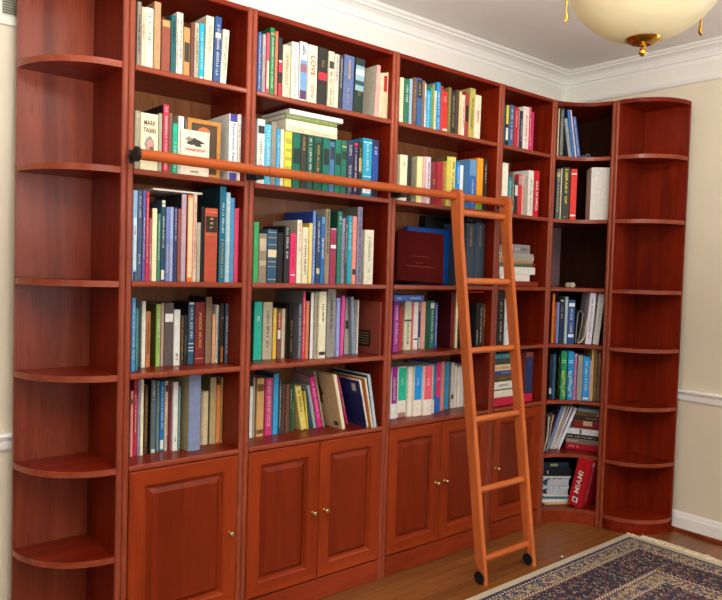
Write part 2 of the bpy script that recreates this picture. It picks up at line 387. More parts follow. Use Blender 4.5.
PAGES = ('#e6dfc8', .8)
def strokes(v, f, z0, z1, xc, gw, rng, y, lines=1):
    """rows of small letter-like marks running down a spine (x across, z along)"""
    for li in range(lines):
        cx = xc + (li-(lines-1)/2)*gw*1.35
        z = z1
        while z > z0+gw*.5:
            if rng.random() < .16: z -= gw*.55; continue
            w = gw*rng.uniform(.45, .7); k = rng.choice((0, 1, 2))
            th = gw*.22
            qs = [(cx-gw/2, cx+gw/2, z-th, z)]
            if k != 1: qs.append((cx-gw/2, cx+gw/2, z-w, z-w+th))
            qs.append((cx-gw/2 if k else cx+gw/2-th, cx-gw/2+th if k else cx+gw/2, z-w, z))
            for a, c, e, g in qs:
                n = len(v); v += [(a, y, e), (c, y, e), (c, y, g), (a, y, g)]; f.append((n, n+1, n+2, n+3))
            z -= w + gw*.22
def text_mesh(txt, name, m, parent, size, loc, rot, sx=1.0, bold=0.0):
    cu = bpy.data.curves.new(name, 'FONT'); cu.body = txt; cu.size = size; cu.align_x = 'CENTER'; cu.align_y = 'CENTER'; cu.offset = bold; cu.resolution_u = 3
    o = bpy.data.objects.new(name, cu); COL.objects.link(o); bpy.context.view_layer.update()
    me = bpy.data.meshes.new_from_object(o.evaluated_get(bpy.context.evaluated_depsgraph_get())); COL.objects.unlink(o); bpy.data.objects.remove(o)
    me.materials.clear(); me.materials.append(m)
    o = bpy.data.objects.new(name, me); link(o, parent)
    mm = Matrix(((0, 1, 0, 0), (0, 0, -1, 0), (-1, 0, 0, 0), (0, 0, 0, 1))) if rot is None else Matrix(rot)
    mm.translation = loc; o.matrix_basis = mm; return o
def blend(a, b_, k):
    a, b_ = a.lstrip('#'), b_.lstrip('#')
    return '#' + ''.join('%02x' % round(int(a[i:i+2], 16)*(1-k)+int(b_[i:i+2], 16)*k) for i in (0, 2, 4))
def make_book(w, d, h, hexc, side=None, right=None, texts=(), bands=(), kind='book', rng=random, real=None, lines=1):
    """origin at the left foot of the spine; spine faces -y; returns the cover mesh with its parts"""
    t = min(.0022, w*.2); c = min(.003, w*.22); g = .003 if (w > .014 and kind == 'book') else .0006
    poly = [(0, c), (c*.3, c*.3), (c, 0), (w-c, 0), (w-c*.3, c*.3), (w, c), (w, d), (w-t, d), (w-t, .004), (t, .004), (t, d), (0, d)]
    n = len(poly)
    v = [(x, y, 0) for x, y in poly] + [(x, y, h) for x, y in poly]
    f = [tuple(range(n-1, -1, -1)), tuple(range(n, 2*n))] + [(i, (i+1) % n, (i+1) % n+n, i+n) for i in range(n)]
    fm = [0, 0] + [0]*n
    fm[2+n-1] = 1            # left cover board
    fm[2+5] = 2
    mats = [mat(hexc, .42), mat(side or hexc, .42), mat(right or hexc, .42)]
    o = mobj(kind if kind in ('book', 'magazine') else kind, v, f, mats, None, fm)
    b = MB(); b.box((t, .004, g), (w-t, d-g, h-g)); pg = mobj('pages', b.v, b.f, mat(*PAGES), o)
    for bi, (hx, lo, hi) in enumerate(bands):
        lo, hi = h*(1-lo), h*(1-hi); e = c*.9
        b = MB(); b.box((e, -.0003-.0002*bi, hi), (w-e, .001, lo)); mobj('spine_label', b.v, b.f, mat(hx, .45), o)
    for (hx, lo, hi) in texts:
        v = []; f = []; gw = min(max(w*.36/lines, .0026), .0085/lines*1.3)
        if w < .005: gw = w*.5
        strokes(v, f, h*(1-hi), h*(1-lo), w/2, gw, rng, -.0008-.0002*len(bands), lines)
        if f: mobj('title', v, f, mat(blend(hx, hexc, .22), .5), o)
    if real:
        for (txt, hx, lo, hi, frac) in real:
            L = h*(hi-lo); size = w*frac
            tm = text_mesh(txt, 'title', mat(hx, .5), o, size, (w/2, -.0008-.0002*len(bands), h*(1-(lo+hi)/2)), None, 1, size*.015)
            xs = [q.co.x for q in tm.data.vertices]; bw = max(xs)-min(xs); k = L/bw
            for q in tm.data.vertices: q.co.x *= k
    return o
RN = ['top', 'second', 'third', 'fourth', 'fifth', 'sixth', 'lowest']
BAY = {'B': 'leftmost bay', 'C': 'second bay', 'D': 'third bay', 'E': 'fourth bay', 'F': 'corner bay'}
PAL = {'w': '#e8e4da', 'k': '#1c1a1a', 'g': '#c8a850', 'r': '#b02828', 'b': '#2a4a90', 'n': '#4a3a2c', 'y': '#e0c838', 'p': '#d04878', 's': '#8a8a86', 't': '#3a8a80'}
PN = {'w': 'white', 'k': 'black', 'g': 'gold', 'r': 'red', 'b': 'blue', 'n': 'brown', 'y': 'yellow', 'p': 'pink', 's': 'grey', 't': 'teal'}
USED = set()
def uniq(lab):
    assert lab not in USED, lab
    USED.add(lab); return lab
def hx(c): return PAL.get(c, c)
ALL = []
def shelf(bayk, row, ox, oy, sc, text, sb=.03, frame=None, depth_max=None, dmul=.72):
    fr = frame or (CORN if bayk == 'F' else MAIN)
    z0 = ZS[row] + .0004; ztop = (ZS[row-1]-BT if row else H-BT) - .004
    items = []
    for ln in text.strip().splitlines():
        p = ln.split(); xl, xr, yt = [float(q) for q in p[:3]]; hexc = '#'+p[3]; nm = p[4].replace('_', ' '); o = {}
        for q in p[5:]:
            k, v = q.split('=', 1); o.setdefault(k, []).append(v)
        xl = ox+xl/sc; xr = ox+xr/sc; yt = oy+yt/sc
        v = sb
        if 'y' in o: v = min(max(fr.v_base(xl, oy+float(o['y'][0])/sc, ZS[row]), -.003), .12)
        if 'v' in o: v = float(o['v'][0])
        ul, ur = fr.u_at(xl, v, z0), fr.u_at(xr, v, z0)
        lean = 0
        h = fr.z_at(yt, (ul+ur)/2, v)-z0
        if 'x' in o:
            ut = fr.u_at(ox+float(o['x'][0])/sc, v, z0+h); lean = math.atan2(ut-ul, h)
            h = fr.z_at(yt, ut+(ur-ul)/2, v)-z0
        items.append(dict(ul=ul, ur=ur, v=v, h=h, lean=lean, hex=hexc, nm=nm, o=o))
    items.sort(key=lambda i: i['ul'])
    LO, HI = {'B': (XJ[0]+T, XJ[1]-T), 'C': (XJ[1]+T, XJ[2]-T), 'D': (XJ[2]+T, XJ[3]-T), 'E': (XJ[3]+T, XJ[4]-T), 'F': (0, .30)}[bayk]
    for i, it in enumerate(items):
        it['ul'] = max(it['ul'], LO+.0006)
        if i and items[i-1]['ur'] > it['ul']-.0003:
            m = (items[i-1]['ur']+it['ul'])/2 if items[i-1]['ur']-it['ul'] < .012 else it['ul']
            items[i-1]['ur'] = m-.0002; it['ul'] = m+.0002
        it['ur'] = min(it['ur'], HI-.0006)
    for i, it in enumerate(items):
        # small leans that would cut into an upright neighbour are straightened
        th = it['lean']; w = max(it['ur']-it['ul'], .003)*math.cos(th); h = it['h']
        if th and h*math.cos(th)+w*abs(math.sin(th)) > ztop-z0: h = (ztop-z0-w*abs(math.sin(th)))/math.cos(th)
        h = min(h, ztop-z0) if not th else h
        o = it['o']
        dmax = depth_max or (DP-.010-it['v'])
        d = min(float(o['d'][0]), dmax) if 'd' in o else min(h*dmul, dmax)
        texts = []
        for q in o.get('t', []):
            a = q.split(':'); texts.append((hx(a[0]), float(a[1]) if len(a) > 1 else .14, float(a[2]) if len(a) > 2 else .72))
        bands = []
        for q in o.get('b', []):
            a = q.split(':'); bands.append((hx(a[0]) if len(a[0]) < 2 else '#'+a[0], float(a[1]), float(a[2])))
        real = []
        for q in o.get('T', []):
            a = q.split(':'); real.append((a[0].replace('_', ' '), hx(a[1]), float(a[2]), float(a[3]), float(a[4])))
        kind = o.get('k', ['book'])[0]
        bk = make_book(w, d, h, it['hex'], '#'+o['s'][0] if 's' in o else None, None, texts, bands, kind, random, real, int(o.get('l', ['1'])[0]))
        if th > 0: org = fr.pt(it['ur'], it['v'], z0) ; R = Matrix.Rotation(th, 4, 'Y'); P = org + (Matrix.Rotation(fr.a, 4, 'Z') @ R @ Vector((-w, 0, 0)))
        else: P = fr.pt(it['ul'], it['v'], z0); R = Matrix.Rotation(th, 4, 'Y')
        if th > 0: pass
        mw = Matrix.Rotation(fr.a, 4, 'Z') @ R; mw.translation = P; bk.matrix_world = mw
        it['w'] = w; it['hh'] = h; it['obj'] = bk; it['kind'] = kind
        it['lean'] = th; it['tc'] = o['t'][0][0] if 't' in o else (o['T'][0].split(':')[1] if 'T' in o else None)
    n = len(items); hs = sorted(i['hh'] for i in items)
    place = '%s shelf of %s' % (RN[row], BAY[bayk])
    cat0 = 'books on the %s' % place
    for i, it in enumerate(items):
        size = ('slim ' if it['w'] < .014 else 'thick ' if it['w'] > .034 else '')
        kind = it['kind'].replace('_', ' ')
        base = (('leaning ' if abs(it['lean']) > .06 else '') + size + it['nm'] + ' ' + kind).strip()
        short = lambda k: items[k]['nm'].split()[-1] if not items[k]['nm'].split()[0] in ('light', 'dark', 'pale') else '-'.join(items[k]['nm'].split()[:2])
        tcw = (' with %s lettering' % PN[it['tc']]) if it['tc'] in PN else ''
        if 0 < i < n-1: nb = 'between %s and %s ones' % (short(i-1), short(i+1))
        elif i == 0: nb = 'at left end beside %s one' % short(1) if n > 1 else 'alone'
        else: nb = 'at right end beside %s one' % short(n-2)
        cand = ['%s%s, %s, %s' % (base, tcw, nb, place), '%s, %s, %s' % (base, nb, place)]
        if 'L' in it['o']: cand.insert(0, it['o']['L'][0].replace('_', ' ') + ', ' + place)
        od = ['first', 'second', 'third', 'fourth', 'fifth', 'sixth', 'seventh', 'eighth', 'ninth', 'tenth', 'eleventh', 'twelfth', 'thirteenth', 'fourteenth', 'fifteenth', 'sixteenth', 'seventeenth', 'eighteenth', 'nineteenth', 'twentieth', 'twenty-first', 'twenty-second']
        cand.append('%s, %s from the left, %s' % (base, od[min(i, 21)], place))
        cand = [c for c in cand if c not in USED and len(c.replace('-', ' ').replace(',', '').split()) <= 16] or [cand[-1]]
        tag(it['obj'], uniq(cand[0]), 'binder' if 'binder' in it['kind'] else 'box' if 'box' in it['kind'] else 'magazine' if 'magazine' in it['kind'] else 'book', cat0)
    ALL.append(items); return items
def lying(frame, row, v, px0, px1, ys, specs, place, ox=0, oy=0, sc=1, z0=None, dflt=.15):
    """books lying flat; ys pixel rows of the edges from the bottom up; specs (hex, what, label, options)"""
    z = (ZS[row] if z0 is None else z0)+.0006; out = []
    for k, sp in enumerate(specs):
        hexc, label = sp[0], sp[1]; o = sp[2] if len(sp) > 2 else {}
        a = ox+(o.get('x0', px0))/sc; c = ox+(o.get('x1', px1))/sc
        u0_, u1_ = frame.u_at(a, v, z), frame.u_at(c, v, z)
        zt = frame.z_at(oy+ys[k]/sc, (u0_+u1_)/2, v); th = max(zt-z, .004)
        d = o.get('d', dflt); bk = make_book(th, d, max(u1_-u0_, .02), hexc, o.get('side'), None, o.get('t', ()), o.get('b', ()), o.get('kind', 'book'), random, o.get('T'))
        vv = v+o.get('dv', 0)
        R = Matrix.Rotation(frame.a, 4, 'Z') @ Matrix.Rotation(PI/2, 4, 'Y'); P = frame.pt(u0_, vv, z+th); R.translation = P; bk.matrix_world = R
        tag(bk, uniq(label + ', ' + place), o.get('cat', 'book'), o.get('group', 'stacked books, ' + place))
        z += th+.0004; out.append(bk)
    return out, z

# each row: spine left edge, right edge, top (pixels of a crop), colour, name, options
shelf('B', 0, 130, 0, 6, '''
40 66 10 8a8070 grey-brown t=k:.2:.8
68 89 42 d6c6a8 cream t=r:.15:.55
90 137 48 e2d6ba cream t=t:.1:.6
141 182 12 b08c62 tan v=.03
187 240 118 8c4a38 brown b=c0985a:.02:.13 d=.14
243 275 92 1f5a5c teal t=k:.1:.5
276 286 72 dcd6c8 white t=k:.1:.9
288 315 78 e6dcc2 cream t=k:.1:.75
319 358 165 b88850 tan b=3c3a30:.30:.69
361 383 135 6c4034 brown
385 411 138 b6a990 beige t=n:.1:.95
413 442 142 19a3c8 cyan t=w:.15:.8 b=e0dccc:.93:.98
445 492 98 d9ccb0 cream t=s:.15:.6 x=460
498 538 102 2f4f84 blue t=w:.12:.9 b=c8ccd4:.24:.32 x=514
540 577 180 e4dabe cream t=n:.1:.85 l=2 x=562
''')
it = shelf('B', 1, 130, 90, 6, '''
26 58 125 9c937a olive-grey t=w:.05:.12
60 166 142 ded4b0 cream s=c8bd98 d=.13 L=thick_cream_paperback_with_a_bearded_portrait_on_its_spine
168 190 140 a09880 grey
195 229 88 c8304e crimson s=221c1e t=w:.04:.95
230 250 138 70573f brown s=5a4636
253 284 200 1fa585 green s=17876c t=w:.35:.95 b=148a70:.0:.02
286 320 158 dcd8cc white s=aaa294
590 640 145 e8e4dc white s=e0dcd2 b=3a3a8a:.0:.115 b=43408c:.875:1 T=Nutrition_Facts:b:.14:.78:.42 L=white_and_navy_nutrition_paperback_with_its_cover_showing d=.19
644 698 150 e6dcc2 cream t=s:.15:.9 b=c9ccd0:.0:.33
''')
shelf('B', 2, 125, 185, 6, '''
42 69 32 8cb6d4 light_blue b=cfe0e8:.30:.88 b=3a4468:.9:1 t=r:.38:.5
71 97 35 4c5c7a slate t=w:.04:.30 t=w:.7:.82
101 119 32 5c5c9c indigo t=w:.3:.75
121 139 38 c8304a red t=w:.08:.8
141 157 200 a45860 rose t=w:.4:.8
159 188 140 ebe2b4 cream s=9a4a30
190 209 172 3f8068 green t=w:.1:.7
211 238 92 2a4a5e dark_teal b=d8d8c0:.0:.035 b=d8d8c0:.045:.08 t=w:.2:.6 b=d8d8c0:.86:.98
241 262 132 7280bc periwinkle s=30384c t=w:.5:.9
263 286 132 95a4c6 light_blue t=w:.5:.9
289 308 135 353f74 navy t=w:.02:.45
312 331 142 90503e brick
333 362 55 b69ca8 mauve s=221e1e
369 402 60 e0702a orange b=f0c8a0:.03:.95 s=3a2418
404 425 55 dcc0a8 peach t=r:.1:.85
427 450 225 a8a290 grey
451 470 130 1c1a1a black
473 550 140 b04c34 brick-red b=2c2826:.11:.325 t=g:.13:.30 b=d8a070:.355:.36 b=d8a070:.05:.055 s=2a2220 L=thick_brick_red_book_with_black_gilt_spine_panel
561 598 0 176880 teal s=0e3038 t=w:.17:.5 t=g:.55:.95 L=tall_teal_book_showing_its_dark_cover
599 625 45 a0c4cc pale_blue t=w:.1:.9
626 650 78 5090be blue
652 690 140 dc4c6c pink
''')
shelf('B', 3, 125, 285, 6, '''
35 61 78 4f8aba blue y=520 t=w:.06:.85
62 75 140 208c8c teal y=512 t=w:.05:.9
97 121 98 e6e0cc cream y=490 s=dcccc6
122 150 158 b87648 copper y=487 t=n:.2:.8
183 210 115 90b058 green y=487 s=6c6c2c t=w:.15:.55
212 230 108 b09484 taupe y=480
232 288 108 5c524e charcoal y=480 b=ece8e0:.17:.30 t=k:.32:.36 s=403834
290 328 148 dedcd2 white y=475 t=k:.78:.9
330 350 190 4c3a28 brown y=470 t=g:.02:.9
351 371 185 26241f black y=470 t=s:.4:.8
375 412 105 34566e slate-blue y=475 b=d8dcd8:.0:.03 t=w:.08:.6 b=d8dcd8:.655:.67 b=d8dcd8:.72:.735 b=d8dcd8:.77:.785 s=16161a
416 475 103 7e2c2c maroon y=471 T=INSIDE_MUSIC:g:.17:.75:.34 b=c8a850:.905:.915 s=241a1c L=thick_maroon_music_book_with_gold_title
480 518 72 8c725a taupe y=470 s=241e1e
520 538 175 e8a874 peach y=470 s=40607c
541 562 120 ccc8bc white y=470 t=k:.05:.95
564 590 110 322c28 black y=472 b=b06020:.72:.98 b=c0b8a0:.24:.25
597 624 113 44525e slate y=472 t=w:.2:.85 b=ccccc4:.24:.25 s=1c1a1e
''')
shelf('B', 4, 125, 365, 6, '''
29 46 155 e08c80 salmon y=552 b=302828:.13:.2
48 70 85 bc2c42 crimson y=550 t=w:.2:.7
72 86 90 8c84a6 lilac y=548 t=w:.05:.9 s=d8d0d0
88 108 88 e8e0bc cream y=545
113 135 122 5c4230 brown y=525 t=g:.05:.9
152 182 92 5a686e slate y=535 s=1e1c1c t=w:.03:.28 b=c8c8b0:.94:.99
185 202 98 70807a sage y=515
205 232 100 2672ac blue y=510 t=w:.06:.7 b=e0e4e0:.84:.97
234 256 98 ccbc9c beige y=505 b=30302c:.05:.15 t=s:.5:.95
259 278 100 8c3644 maroon y=515 t=k:.1:.9
281 315 103 e6e6de white y=518 t=n:.8:.9
317 328 130 6a9a9a teal y=512 t=w:.1:.9
378 450 60 7c88a6 grey-blue k=ring_binder y=520 s=aca074 d=.235 L=thick_grey-blue_ring_binder_with_olive_cover
452 462 155 c8a890 pinkish y=465
464 496 158 dcccA0 cream y=466
506 542 75 bcaa7a khaki y=470 s=8e7e4c
544 570 120 dc8a50 orange y=469
572 600 75 cca260 tan y=467 t=n:.1:.95 s=ac9054
''')
shelf('C', 0, 250, 20, 4.8, '''
35 51 58 3a5ca0 blue t=w:.05:.95
57 72 68 aaa29c grey t=s:.2:.95
76 90 62 d84c68 pink b=e8d8b0:.45:.9
92 114 38 1f8048 green s=187040 t=w:.15:.9 b=d88858:.07:.1
117 130 55 d07058 salmon
132 152 85 242424 black b=c02c44:.41:.58 b=c02c44:.76:.99 b=e8e4dc:.38:.41 s=242424
156 190 122 dacda8 cream t=n:.15:.8 l=2
197 230 107 e6dfcc white t=s:.1:.95 x=203
234 270 107 cfd4dc white b=6a94c4:.3:.92 b=8c6474:.36:.5 b=583c58:.8:.95 t=k:.05:.22 l=2 x=243 L=photo-covered_white_and_blue_book
275 319 122 e8dcba cream T=LOVE:r:.18:.52:.7 t=k:.58:.9 l=2 L=cream_novel_with_large_red_and_black_lettering
322 368 135 2c2a28 black t=g:.21:.33 l=2 b=c8283c:.42:.55 x=331 L=thick_black_novel_with_a_red_band_and_gold_lettering
372 398 152 ded2b0 cream t=n:.35:.95 b=404038:.17:.30 x=381
400 422 165 ccc6b0 bone t=b:.05:.5 l=2 x=410
424 440 170 3a3a3c charcoal t=w:.05:.6 l=2 x=434
443 492 172 5c6a94 slate-blue T=HAMMER:g:.08:.42:.3 t=g:.58:.85 s=485278 x=455 L=slate-blue_thriller_with_gold_title
495 540 187 26362e dark_green b=88a8b0:.13:.58 b=c8d4d4:.2:.3 b=2f4c58:.4:.48 t=g:.6:.68 l=2 x=510
597 614 218 e89c98 pink x=612 s=d0c6ae
616 632 255 c8bc9a khaki x=628
634 655 255 c8bc98 bone b=c03828:.06:.40 t=k:.07:.38 x=642
657 678 253 dfd5ba cream x=662
''')
shelf('C', 1, 250, 100, 4.8, '''
31 67 92 e0dcd0 white b=302c2c:.1:.22 t=s:.3:.9
68 98 118 4aaed0 sky-blue t=w:.1:.95
99 122 105 8c8272 taupe
124 141 140 2a9cd0 azure t=w:.1:.9
143 160 142 dccfb0 cream
163 198 152 dccc40 yellow b=a8a444:.12:.22 b=a8a444:.3:.36 b=a8a444:.45:.52 b=a8a444:.62:.70 d=.13
201 238 160 1a6450 green b=22342c:.27:.55 d=.14
241 268 165 3a3832 charcoal t=g:.05:.3 d=.14
271 300 172 285444 dark_green t=w:.05:.7 d=.14
304 342 178 265846 green b=26382e:.1:.7 t=g:.15:.65 d=.14
346 378 182 1d6a56 green b=26342c:.2:.5 d=.14
379 402 200 4a709c slate-blue b=303840:.1:.35
405 432 192 1f705a green b=223a30:.25:.47
434 460 195 2a6a54 green b=b0a060:.1:.13 b=223a30:.2:.35
462 491 195 2c3650 navy t=w:.08:.3 t=w:.45:.98 l=2
493 514 205 30284c indigo b=c82848:.0:.06 t=w:.1:.95
517 533 200 2e2a22 black t=g:.12:.6 b=c8b878:.3:.55
536 580 185 1688a4 teal b=cfe4e8:.06:.66 b=2a98b4:.075:.645 t=w:.1:.6 b=e8e8e8:.84:.94
582 612 192 26488c royal-blue t=w:.12:.3 b=2a2c50:.0:.12 b=2a2430:.8:1
''')
shelf('C', 2, 245, 195, 4.8, '''
38 62 130 42a060 green
64 101 185 8e8068 brown b=c0b094:.1:.35 b=b8a88c:.55:.65 s=7c7060
104 150 165 2c526e slate-blue b=c8b480:.05:.06 b=c8b480:.15:.16 b=c8b480:.28:.29 b=d8c8a0:.38:.52 b=c8b480:.60:.61 b=c8b480:.69:.70 b=c8b480:.93:.94 L=thick_slate-blue_book_with_gilt_sailing_emblem
152 180 182 1c1a1a black
185 212 148 2a2a2e black t=w:.03:.6 s=1c1c20
214 242 185 e03068 pink b=e8c8d0:.82:.85 t=r:.1:.7
246 268 120 e6dfc4 cream t=p:.05:.5 s=b0a48e
271 300 155 e2d9b8 cream T=AT_DAWN_WE_SLEPT:k:.2:.85:.45 s=c8a040 L=cream_war_history_with_black_title
303 319 135 e8cc70 yellow s=c8a038
320 334 78 6a8cc8 blue s=28408c t=w:.2:.9
338 358 92 2e4466 navy t=w:.1:.55 b=c8b880:.78:.86 s=1c2434
360 378 105 2e68a8 blue T=MUSTANG:w:.32:.62:.6 b=5c98c8:.0:.1 s=303c50
380 402 68 8e8068 khaki t=k:.03:.6 s=a89c84
405 434 160 9c3a5c plum b=e0b0b8:.0:.02 t=r:.1:.9 b=f0e8e4:.30:.36
439 460 80 2e7260 green s=1c4e3c t=w:.05:.2
462 474 112 9c96b4 lilac t=k:.2:.9
475 487 105 4a4c48 charcoal t=w:.1:.7
489 509 100 1f9cb4 turquoise t=w:.1:.5
511 530 102 e08c7c coral b=302c34:.78:.86
534 556 58 8c88a4 mottled_grey t=k:.02:.98 l=2 s=6e6654
570 613 168 dad4bc cream t=s:.1:.8 d=.15
''')
shelf('C', 3, 245, 275, 4.8, '''
40 79 128 2aae94 teal y=408 t=w:.25:.35 s=1c6c60
83 128 130 b6ac94 beige y=405 t=n:.15:.8 b=c8bc84:.0:.04
131 149 160 dcb84c yellow y=402 s=28241c
151 170 165 7c5448 brown y=398 t=w:.05:.4 b=c83c30:.1:.4 b=e0d8c8:.42:.6
173 190 162 cfc0a2 cream y=398 s=b0a080
193 203 150 3c3028 brown y=395
207 248 140 28221e black y=402 t=g:.3:.9 s=2c2620
252 269 140 5c5c68 grey y=405 t=w:.02:.98
272 285 78 dc3a60 crimson y=405 s=7c7c7c t=w:.1:.9
288 306 125 cc7a52 copper y=403
310 325 85 dcdee4 white y=403 s=1c1a1a
330 349 82 aca488 speckled y=403 t=n:.05:.95 l=2
351 385 80 dfd9ba cream y=402 T=DURIE:k:.18:.45:.32 b=302c28:.90:.95 L=thick_cream_book_with_black_capital_title
389 432 68 908c84 grey y=395 t=s:.1:.75 b=706c64:.86:.865 t=k:.12:.6
434 452 110 8e9acc lavender y=393 t=w:.9:.97 x=441
455 470 100 dc4a98 magenta y=390 x=468
476 500 110 aaa698 grey y=378 b=3c3830:.4:.55 x=484
512 532 105 8292a2 steel-grey y=382 x=506
534 541 120 d8d4cc white y=382
645 668 130 9c4c38 brick y=386 s=8a4234 t=n:.1:.9 d=.215 L=brick-red_book_with_a_black_label_on_its_exposed_cover
680 687 140 b8b8b4 grey y=386
''')
shelf('C', 4, 245, 345, 4.8, '''
20 34 200 e2ded6 white y=432 s=a89e8e
35 44 155 a8a094 grey y=432
52 88 160 cc9e60 tan y=438 b=6c4a2c:.1:.22 b=6c4a2c:.88:.95
93 129 158 c23a72 magenta y=432 t=w:.05:.85 l=2
132 157 138 3a9ccc blue y=430 s=2c5e74
159 172 165 3a4a52 slate y=425 t=w:.05:.9
174 189 185 5c3c32 brown y=409
192 211 188 6c4638 brown y=410 s=5a5048
212 223 190 38442e dark_olive y=405 t=w:.1:.5
224 233 190 2a5c42 green y=400 t=w:.4:.6
270 299 198 dac868 yellow y=392 x=240 s=e0d084 t=n:.1:.6 d=.13
300 306 220 e4cc44 yellow y=385 x=284
310 327 205 26485e dark_teal y=392 x=284
330 345 190 9ca0a0 grey y=392 x=296
350 372 152 e2308e magenta y=392 x=310 t=w:.1:.8 s=a89890
375 384 120 a88c74 taupe y=392 x=330
468 484 138 dcd0ac cream y=407 x=424 s=ccb486 d=.2 L=leaning_cream_hardback_with_a_wide_tan_cover_and_horse_picture
486 498 145 b4305f crimson y=382 x=440 t=w:.1:.7
586 600 165 e0dcd0 white y=397 x=548 s=28306e d=.23 L=leaning_white-spined_book_with_a_navy_blue_cover
604 617 155 dcd0b8 cream y=400 x=570 s=cc7c3a d=.21 L=leaning_cream-spined_book_with_an_orange_cover
620 634 140 acbcc4 pale_blue y=399 x=588 s=1e443a d=.23
''')
shelf('D', 0, 390, 60, 6, '''
55 78 105 dacfae cream
82 112 115 2c6e52 green t=w:.1:.5
113 130 115 9aacc4 pale_blue
134 155 105 6c4e3a brown t=g:.1:.9
160 189 110 3a5c8c slate-blue b=342c34:.04:.4 t=g:.1:.35 x=165
190 205 125 7c6650 brown
206 213 140 ded8cc white x=212 t=k:.3:.6
215 238 185 3a9ed2 sky-blue t=w:.1:.95
239 249 165 2a9c92 teal
251 262 145 929048 khaki s=8c8c40
263 275 185 c8d0b6 pale_green t=s:.3:.8
277 300 135 1f8ac4 azure t=w:.2:.95 x=283
301 312 155 b04038 brick
313 343 190 c8322e red t=w:.12:.3 b=e0d8c8:.9:.95 s=b83430 x=318
345 362 165 7e6e3a olive
363 388 195 2c3038 black t=g:.08:.85 l=2
390 409 180 4c3e32 dark_brown
411 425 190 d2ba84 tan
427 445 210 e2d2c2 cream t=r:.1:.8
447 468 190 9c3e32 brick-red b=2c2624:.3:.65 
470 502 172 b2a656 khaki s=a0985a t=n:.2:.8 x=485
504 540 212 dad2b6 cream t=r:.35:.6 x=515
''')
shelf('D', 1, 390, 130, 6, '''
55 99 150 e8deba cream b=d0c8a8:.3:.31 t=s:.1:.3
102 124 155 302c28 black
158 190 160 e2da9c pale_yellow s=b8b090
193 212 160 d4a4a4 pink
214 238 162 dacfd6 lilac t=k:.1:.9 s=d8a8ac
243 274 192 7e2a32 maroon t=g:.4:.6 s=a8a0b8
277 307 190 9c2232 red
309 324 190 a45444 rust t=y:.1:.6 t=w:.5:.9
326 334 185 ac9434 olive
336 357 160 cabe5c yellow-green s=585030
359 387 163 d2ca72 pale_yellow t=k:.1:.9
393 414 195 1f82cc azure t=w:.1:.5
415 434 212 dadeda white
468 512 180 3064ac blue b=6090b8:.0:.32 t=w:.4:.9 s=5c8cba L=blue_paperback_with_pale_top_and_light_blue_cover
516 552 170 e2941e orange b=5c9c30:.88:1 s=d87c28
557 576 175 2a2622 black t=w:.1:.5
''')
shelf('D', 3, 385, 270, 6, '''
48 80 185 a23a94 magenta y=493 t=w:.1:.9
82 105 215 b44e42 brick y=480 t=r:.1:.9
112 154 185 d4d4b6 pale_green y=478 b=405048:.38:.42 t=k:.45:.9
155 165 192 da6052 salmon y=474
167 195 192 e2dedA white y=472 b=383c50:.77:.8
196 209 190 38406e navy y=471 b=b08c84:.0:.2 b=c8c8cc:.75:.98
211 238 190 daa28a peach y=470
239 262 185 1f5040 dark_green y=468
264 291 185 2f705a green y=467 b=d8dcc8:.05:.16 t=w:.2:.9
293 311 195 2a4a8c blue y=466 t=w:.05:.95
390 411 135 6c222a maroon y=468 s=4c1418 d=.235 L=tall_maroon_book_with_an_exposed_dark_cover
412 418 138 a87c3c gold y=468
419 433 140 e2d2b2 cream y=468
436 452 150 2a2422 black y=466
458 478 160 443834 dark_brown y=466
541 559 200 1e1c1c black t=w:.6:.95 v=.04
561 580 200 28241f black t=w:.1:.9 v=.04
582 599 205 5c3e30 brown t=y:.1:.5 v=.04
601 613 205 8a7464 taupe t=w:.3:.9 v=.04
615 634 203 dcdce0 white b=3c6c80:.02:.25 s=3a6c84 v=.04
''')
shelf('D', 4, 380, 335, 6, '''
62 99 192 e4e4de magenta-and-white y=505 b=9c2090:.0:.71 t=w:.2:.65 l=2
102 156 190 e4dcce mint-green-and-white y=497 b=22bc98:.02:.67 t=w:.22:.36 l=2 b=a87c78:.91:1
160 192 190 e4decc cream y=492
196 250 183 e8ddca sky-blue-and-white y=490 b=1892dc:.0:.68 t=w:.25:.4 l=2
254 309 185 e6dcd0 coral-and-white y=486 b=ea606e:.0:.68 t=w:.25:.4 l=2
310 325 175 e0d8cc teal-and-white y=472 b=1f8a94:.0:.72
328 358 165 2062ba magenta-and-blue y=467 b=d42a6a:.0:.69 t=w:.3:.36 l=2
360 382 160 d28c7a salmon y=455
385 410 162 3894c6 blue y=447
412 420 165 7c6c5c taupe y=440
422 440 165 ccccc4 grey y=438 b=404040:.7:.8
442 455 180 e0dcd4 white y=432
458 478 190 e0d8c4 cream y=420
480 498 180 dad6ce white y=418
502 522 178 c8c0ac beige y=415
525 540 185 a0503c brick y=413
''')
shelf('E', 0, 490, 80, 5.554, '''
71 81 140 2c5c60 dark_teal
83 99 140 28241e black b=dcc430:.0:.46 b=dcdcd0:.55:.85
104 128 140 46628e slate-blue t=w:.1:.8
132 150 150 b2303a red t=w:.1:.5
151 160 160 c4545c rose t=w:.1:.9
162 178 172 28364e navy t=w:.2:.8
182 212 150 e6d6cc pinkish-white s=e0dcd0 t=r:.2:.8
214 229 150 cc3a5c crimson x=219 t=w:.05:.9
230 239 178 c83070 magenta
''')
